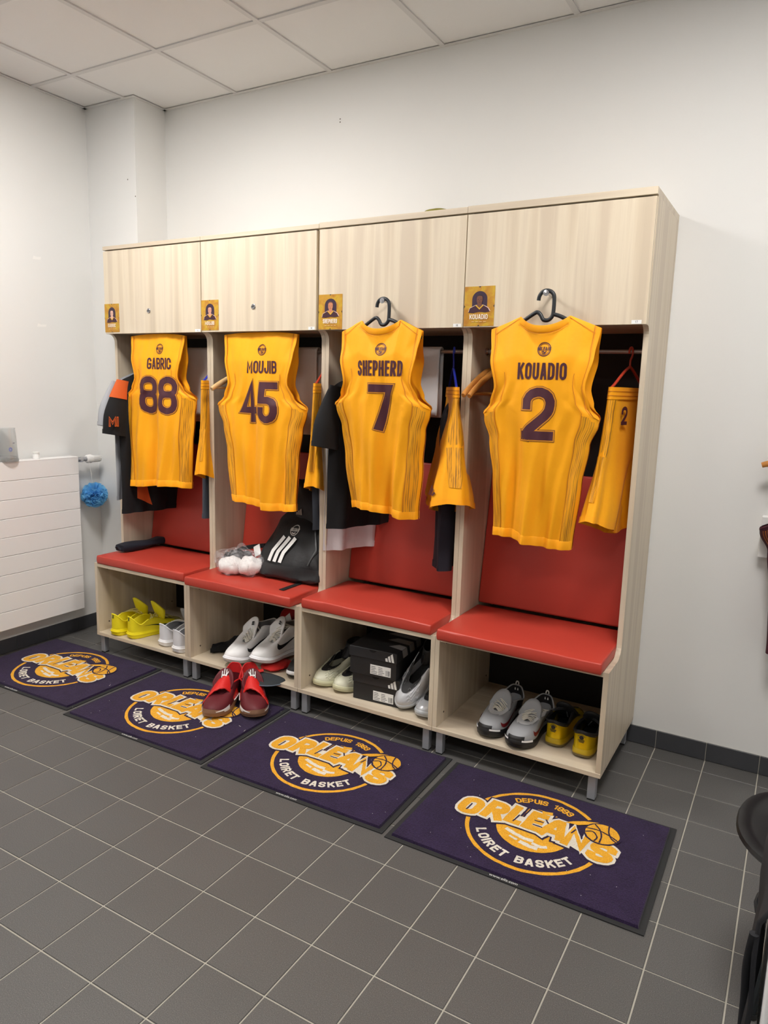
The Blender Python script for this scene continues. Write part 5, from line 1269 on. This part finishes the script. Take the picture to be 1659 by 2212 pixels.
# red and white pouch at the back of the shelf
t = thing('kit_pouch', 'red and white pouch in the shade behind the high-top shoes', 'pouch', (-1.72, -.12, .1205))
mesh_obj('pouch', blob(MB(), (-1.70, -.125, .238), (.15, .085, .118), 31, noise=.10, exp=.8, flat=.1212), fabric('red_pouch_cloth', (170, 26, 30), .6), t, 60)
mb = MB(); mb.add([(-1.80, -.222, .26), (-1.72, -.226, .33), (-1.70, -.222, .26), (-1.745, -.226, .235)], [(0, 1, 2, 3)]); mb.add([(-1.68, -.224, .34), (-1.64, -.222, .30), (-1.66, -.224, .25), (-1.69, -.226, .29)], [(0, 1, 2, 3)]); mesh_obj('white_patch', mb, WB, t, 0)
# cap on top of the lockers
t = thing('cap', 'olive cap lying on top of the lockers', 'cap', (-.965, -.2, 2.203))
OLV = fabric('olive_cap_cloth', (128, 122, 40), .8)
mb = MB(); mb.lathe([(.095, 0), (.094, .022), (.084, .043), (.062, .060), (.03, .069), (0, .071)], (-.955, -.19, 2.2035), 28); mesh_obj('crown', mb, OLV, t, 60)
mb = MB(); mb.add([Vector((-1.02 - .11*math.cos(R(a)), -.19 + .085*math.sin(R(a)), 2.2055 + z + .055*math.cos(R(a))**2)) for z in (0, .003) for a in range(-90, 91, 12)], [tuple(range(16)), tuple(range(31, 15, -1))] + [(k, 16+k, 17+k, k+1) for k in range(15)]); mesh_obj('brim', mb, OLV, t, 30)

# ------------------------------------------------------------------ radiator and the things on it
RADW = mat('radiator_enamel', (246, 244, 243), .32, coat=.2)
t = thing('radiator', 'white panel radiator with horizontal grooves on the left wall', 'radiator', (-3.13, -1.1, .163))
y1, y0 = -.438, -1.838
mesh_obj('core', MB().box(-3.158, -3.093, y0+.003, y1-.003, .166, 1.064, .002), RADW, t, 0)
for k in range(9): mesh_obj('slat', MB().box(-3.093, -3.086, y0, y1, .163+.1006*k+.001, .163+.1006*(k+1)-.001, .0018), RADW, t, 0)
mesh_obj('top_grille', MB().box(-3.160, -3.086, y0, y1, 1.0635, 1.0695, .0015), RADW, t, 0)
for yy in (-.60, -1.65): mesh_obj('wall_bracket', MB().box(-3.1855, -3.157, yy-.02, yy+.02, .25, .95), RADW, t, 0)
mb = MB(); mb.tube([(-3.125, -.440, 1.046), (-3.125, -.352, 1.046)], .012, 12); v = mesh_obj('valve', mb, STEEL, t)
mesh_obj('valve_nut', MB().lathe([(.017, 0), (.017, .02), (0, .02)], (-3.125, -.405, 1.046), 6, 'y'), CHROME, v, 0)
mb = MB(); prof = [(.018, 0), (.024, .006), (.026, .03), (.021, .036), (.021, .040), (.019, .095), (.012, .100), (0, .100)]; mb.lathe(prof, (-3.125, -.356, 1.046), 28, 'y'); th_ = mesh_obj('thermostat_head', mb, WHITEP, v)
for k in range(14):
    a = 6.2832*k/14; mesh_obj('grip_rib', MB().box(-3.125+.0205*math.cos(a)-.0013, -3.125+.0205*math.cos(a)+.0013, -.312, -.262, 1.046+.0205*math.sin(a)-.0013, 1.046+.0205*math.sin(a)+.0013), mat('rib_grey', (206, 206, 204), .5), th_ if False else v, 0)
# blue bath puff
t = thing('bath_puff', 'blue mesh bath puff hanging from the radiator valve', 'bath puff', (-3.115, -.325, .76))
mesh_obj('cord', MB().tube(spline([(-3.125, -.352, 1.062), (-3.110, -.350, 1.03), (-3.105, -.340, .96), (-3.112, -.328, .89)], 5, False), .0015, 5), WHITEP, t)
def puff_mat():
    m = bpy.data.materials.new('blue_net'); m.use_nodes = True; b = m.node_tree.nodes['Principled BSDF']; b.inputs['Base Color'].default_value = lin((140, 212, 252)) + (1,); b.inputs['Roughness'].default_value = .5; b.inputs['Alpha'].default_value = .92; nt = m.node_tree; tl = nt.nodes.new('ShaderNodeBsdfTranslucent'); tl.inputs['Color'].default_value = lin((150, 220, 255)) + (1,); mx = nt.nodes.new('ShaderNodeMixShader'); mx.inputs['Fac'].default_value = .5; nt.links.new(b.outputs[0], mx.inputs[1]); nt.links.new(tl.outputs[0], mx.inputs[2]); nt.links.new(mx.outputs[0], nt.nodes['Material Output'].inputs['Surface']); return m
mb = MB(); rr = random.Random(2)
for k in range(95):
    d = Vector((rr.gauss(0, 1), rr.gauss(0, 1), rr.gauss(0, 1))).normalized(); a = d.orthogonal().normalized(); b_ = d.cross(a); tw_ = rr.uniform(0, 6.28); R1 = rr.uniform(.055, .078); c = Vector((-3.108, -.322, .832))
    rows = []
    for i in range(11):
        f = lerp(-.8, .8, i/10); dr = (a*math.cos(tw_)+b_*math.sin(tw_)); sd = dr.cross(d)
        w1 = d*math.cos(f)+dr*math.sin(f); ww = sd*.010*math.sin(i*2.4+k)
        rows.append([c + w1*(R1*.35), c + w1*(R1*.75)+ww*.7, c + w1*R1+ww*1.6])
    mb.grid(rows)
mesh_obj('net_ruffles', mb, puff_mat(), t, 80)
# jug and jar on the radiator
t = thing('plastic_jug', 'translucent plastic jug standing on the radiator', 'jug', (-3.124, -.872, 1.0695))
FROST = mat('frosted_plastic', (244, 246, 246), .12, trans=.88)
mb = MB(); mb.lathe([(.0, .0), (.060, .0), (.062, .006), (.059, .02), (.053, .14), (.050, .165), (.051, .176), (.049, .176), (.048, .165), (.051, .14), (.057, .02), (.0, .004)], (-3.124, -.850, 1.07), 40); mesh_obj('body', mb, FROST, t)
mb = MB(); disc(mb, (0, 0), .012, lambda x, z: (-3.124+.057*math.cos(R(-8)+x*14), -.850+.057*math.sin(R(-8)+x*14), 1.135+z), 16, 1, .004); mesh_obj('blue_mark', mb, mat('blue_print', (120, 130, 180), .5), t, 0)
mb = MB(); strip(mb, [(-.010, 0), (.010, 0)], .004, False, lambda x, z: (-3.124+.056*math.cos(R(14)+x*12), -.850+.056*math.sin(R(14)+x*12), 1.168+z)); mesh_obj('level_mark', mb, mat('grey_mark', (120, 120, 130), .6), t, 0)
t = thing('small_jar', 'small white jar on the radiator top', 'jar', (-3.122, -.677, 1.07))
mb = MB(); mb.lathe([(.0, 0), (.017, 0), (.0185, .002), (.0185, .024), (.0165, .027), (0, .027)], (-3.122, -.677, 1.0696), 24); j = mesh_obj('body', mb, WHITEP, t)
mb = MB(); mb.lathe([(.0175, .0275), (.0175, .037), (.015, .039), (0, .039)], (-3.122, -.677, 1.0696), 24); mesh_obj('lid', mb, mat('white_lid', (226, 226, 222), .4), t)

# ------------------------------------------------------------------ wall marks
SCUFF = mat('pale_filler', (240, 239, 236), .9); HOLE = mat('screw_hole', (110, 104, 96), .8)
def on_wall(name, mb, m, wall): o = mesh_obj(name, mb, m, bpy.data.objects[wall], 0); return o
for (ya, za, yb_, zb_) in ((-.592, 2.140, -.545, 2.158), (-.586, 1.786, -.532, 1.802)):
    mb = MB(); mb.add([(XL+.0006, ya, za), (XL+.0006, yb_, za+.003), (XL+.0006, yb_+.004, zb_), (XL+.0006, (ya+yb_)/2, zb_-.003), (XL+.0006, ya+.006, zb_+.002)], [(0, 1, 2, 3, 4)]); on_wall('filler_patch', mb, SCUFF, 'wall_left')
for x, z in ((-1.604, 2.790), (-1.604, 2.776)):
    mb = MB(); disc(mb, (x, z), .0035, lambda a, b: (a, -.0006, b), 10, 1); on_wall('screw_hole', mb, HOLE, 'wall_back')
for x, z in ((-2.857, 2.598), (-2.800, 2.505)):
    mb = MB(); disc(mb, (x, z), .0038, lambda a, b: (a, COLY-.0006, b), 10, 1); on_wall('screw_hole', mb, HOLE, 'wall_column')

# ------------------------------------------------------------------ right edge of the picture
mb = MB(); mb.box(.408, .52, -.040, 0, .90, 1.062, .003)
tag(mesh_obj('wall_box', mb, WHITEP, None, 0, loc=(.46, -.02, .90)), 'white box on the back wall behind the maroon jersey', 'wall box')
t = thing('coat_hook', 'wall hook above the wooden hanger at the right edge', 'hook', (.64, -.03, 1.36))
mesh_obj('plate', MB().box(.622, .658, -.006, 0, 1.33, 1.40, .001), CHROME, t, 0)
mesh_obj('arm', MB().tube(spline([(.64, -.006, 1.385), (.64, -.05, 1.38), (.64, -.085, 1.365), (.64, -.09, 1.385)], 4, False), .005, 8), CHROME, t)
mesh_obj('hanger_wire', MB().tube(spline([(.64, -.075, 1.315), (.64, -.075, 1.345), (.645, -.078, 1.372), (.64, -.080, 1.381), (.632, -.080, 1.372)], 4, False), .002, 6), CHROME, t)
t = thing('stool', 'black plastic stool with a dished seat at the right edge', 'stool', (.690, -1.195, 0))
mb = MB(); rows = []
for r_, z in ((.212, .432), (.218, .440), (.214, .449), (.198, .451), (.180, .447), (.165, .440), (.10, .434), (.01, .432)):
    rows.append([(.690+r_*math.copysign(abs(math.cos(6.2832*k/48))**.85, math.cos(6.2832*k/48)), -1.195+r_*math.copysign(abs(math.sin(6.2832*k/48))**.85, math.sin(6.2832*k/48)), z) for k in range(48)])
n0 = mb.grid(rows, closed=True); mb.f.append(tuple(7*48+k for k in range(48))); mb.f.append(tuple(range(47, -1, -1))); mesh_obj('seat', mb, mat('glossy_black_seat', (17, 17, 19), .32), t, 50)
for a in (45, 135, 225, 315):
    c, s_ = math.cos(R(a)), math.sin(R(a)); lg = mesh_obj('leg', MB().tube([(.690+.12*c, -1.195+.12*s_, .433), (.690+.185*c, -1.195+.185*s_, .012)], .012, 10), BLACKP, t); mesh_obj('foot_cap', MB().lathe([(.014, 0), (.014, .014), (0, .014)], (.690+.186*c, -1.195+.186*s_, 0), 12), RUBBER, lg)
mesh_obj('brace_ring', MB().tube([(.690+.150*math.cos(6.2832*k/24), -1.195+.150*math.sin(6.2832*k/24), .22) for k in range(24)], .006, 8, closed=True), BLACKP, t)
# white chair with a dark coat over its back, close to the camera
t = thing('chair', 'white plastic chair under the black coat, in the bottom right corner', 'chair', (.82, -1.9, 0))
WHC = mat('white_chair_plastic', (240, 241, 243), .35)
mesh_obj('seat', MB().box(.60, 1.02, -2.10, -1.70, .43, .455, .01), WHC, t, 60)
mesh_obj('backrest', MB().box(.556, .598, -2.06, -1.70, .455, .72, .008), WHC, t, 60)
for yy in (-2.045, -1.715): mesh_obj('rear_post', MB().box(.562, .598, yy-.015, yy+.015, 0, .46, .004), WHC, t, 60)
for x in (.63, .99):
    for y in (-2.07, -1.73): mesh_obj('leg', MB().tube([(x, y, .43), (x, y, 0)], .014, 10), CHROME, t)
t = thing('coat', 'black coat draped over the chair in the bottom right corner', 'coat', (.575, -1.9, .40))
mb = MB(); rows = []
prof = [(.546, .30), (.541, .40), (.543, .50), (.548, .58), (.545, .66), (.546, .715), (.560, .742), (.582, .748), (.602, .742), (.612, .70), (.614, .62), (.616, .54)]
for k in range(31):
    y = lerp(-2.0, -1.72, k/30); rows.append([(x + .004*math.sin(k*.25+z*7), y + .02*math.sin(z*9)*(1 if k == 0 else .5), z + .010*math.sin(k*.3)*(1 if z < .5 else 0)) for x, z in prof])
mb.grid(rows); o = mesh_obj('coat_body', mb, mat('black_coat_cloth', (18, 19, 25), .8, bump=.2, bscale=60), t, 70); solidify(o, .007, 1)
mb = MB(); mb.tube(spline([(.534, -2.0, .70), (.530, -1.97, .62), (.533, -1.95, .54), (.535, -1.94, .42)], 6, False), .005, 10, flat=1.4); mesh_obj('coat_fold', mb, mat('black_coat_cloth', (18, 19, 25), .8), t, 60)
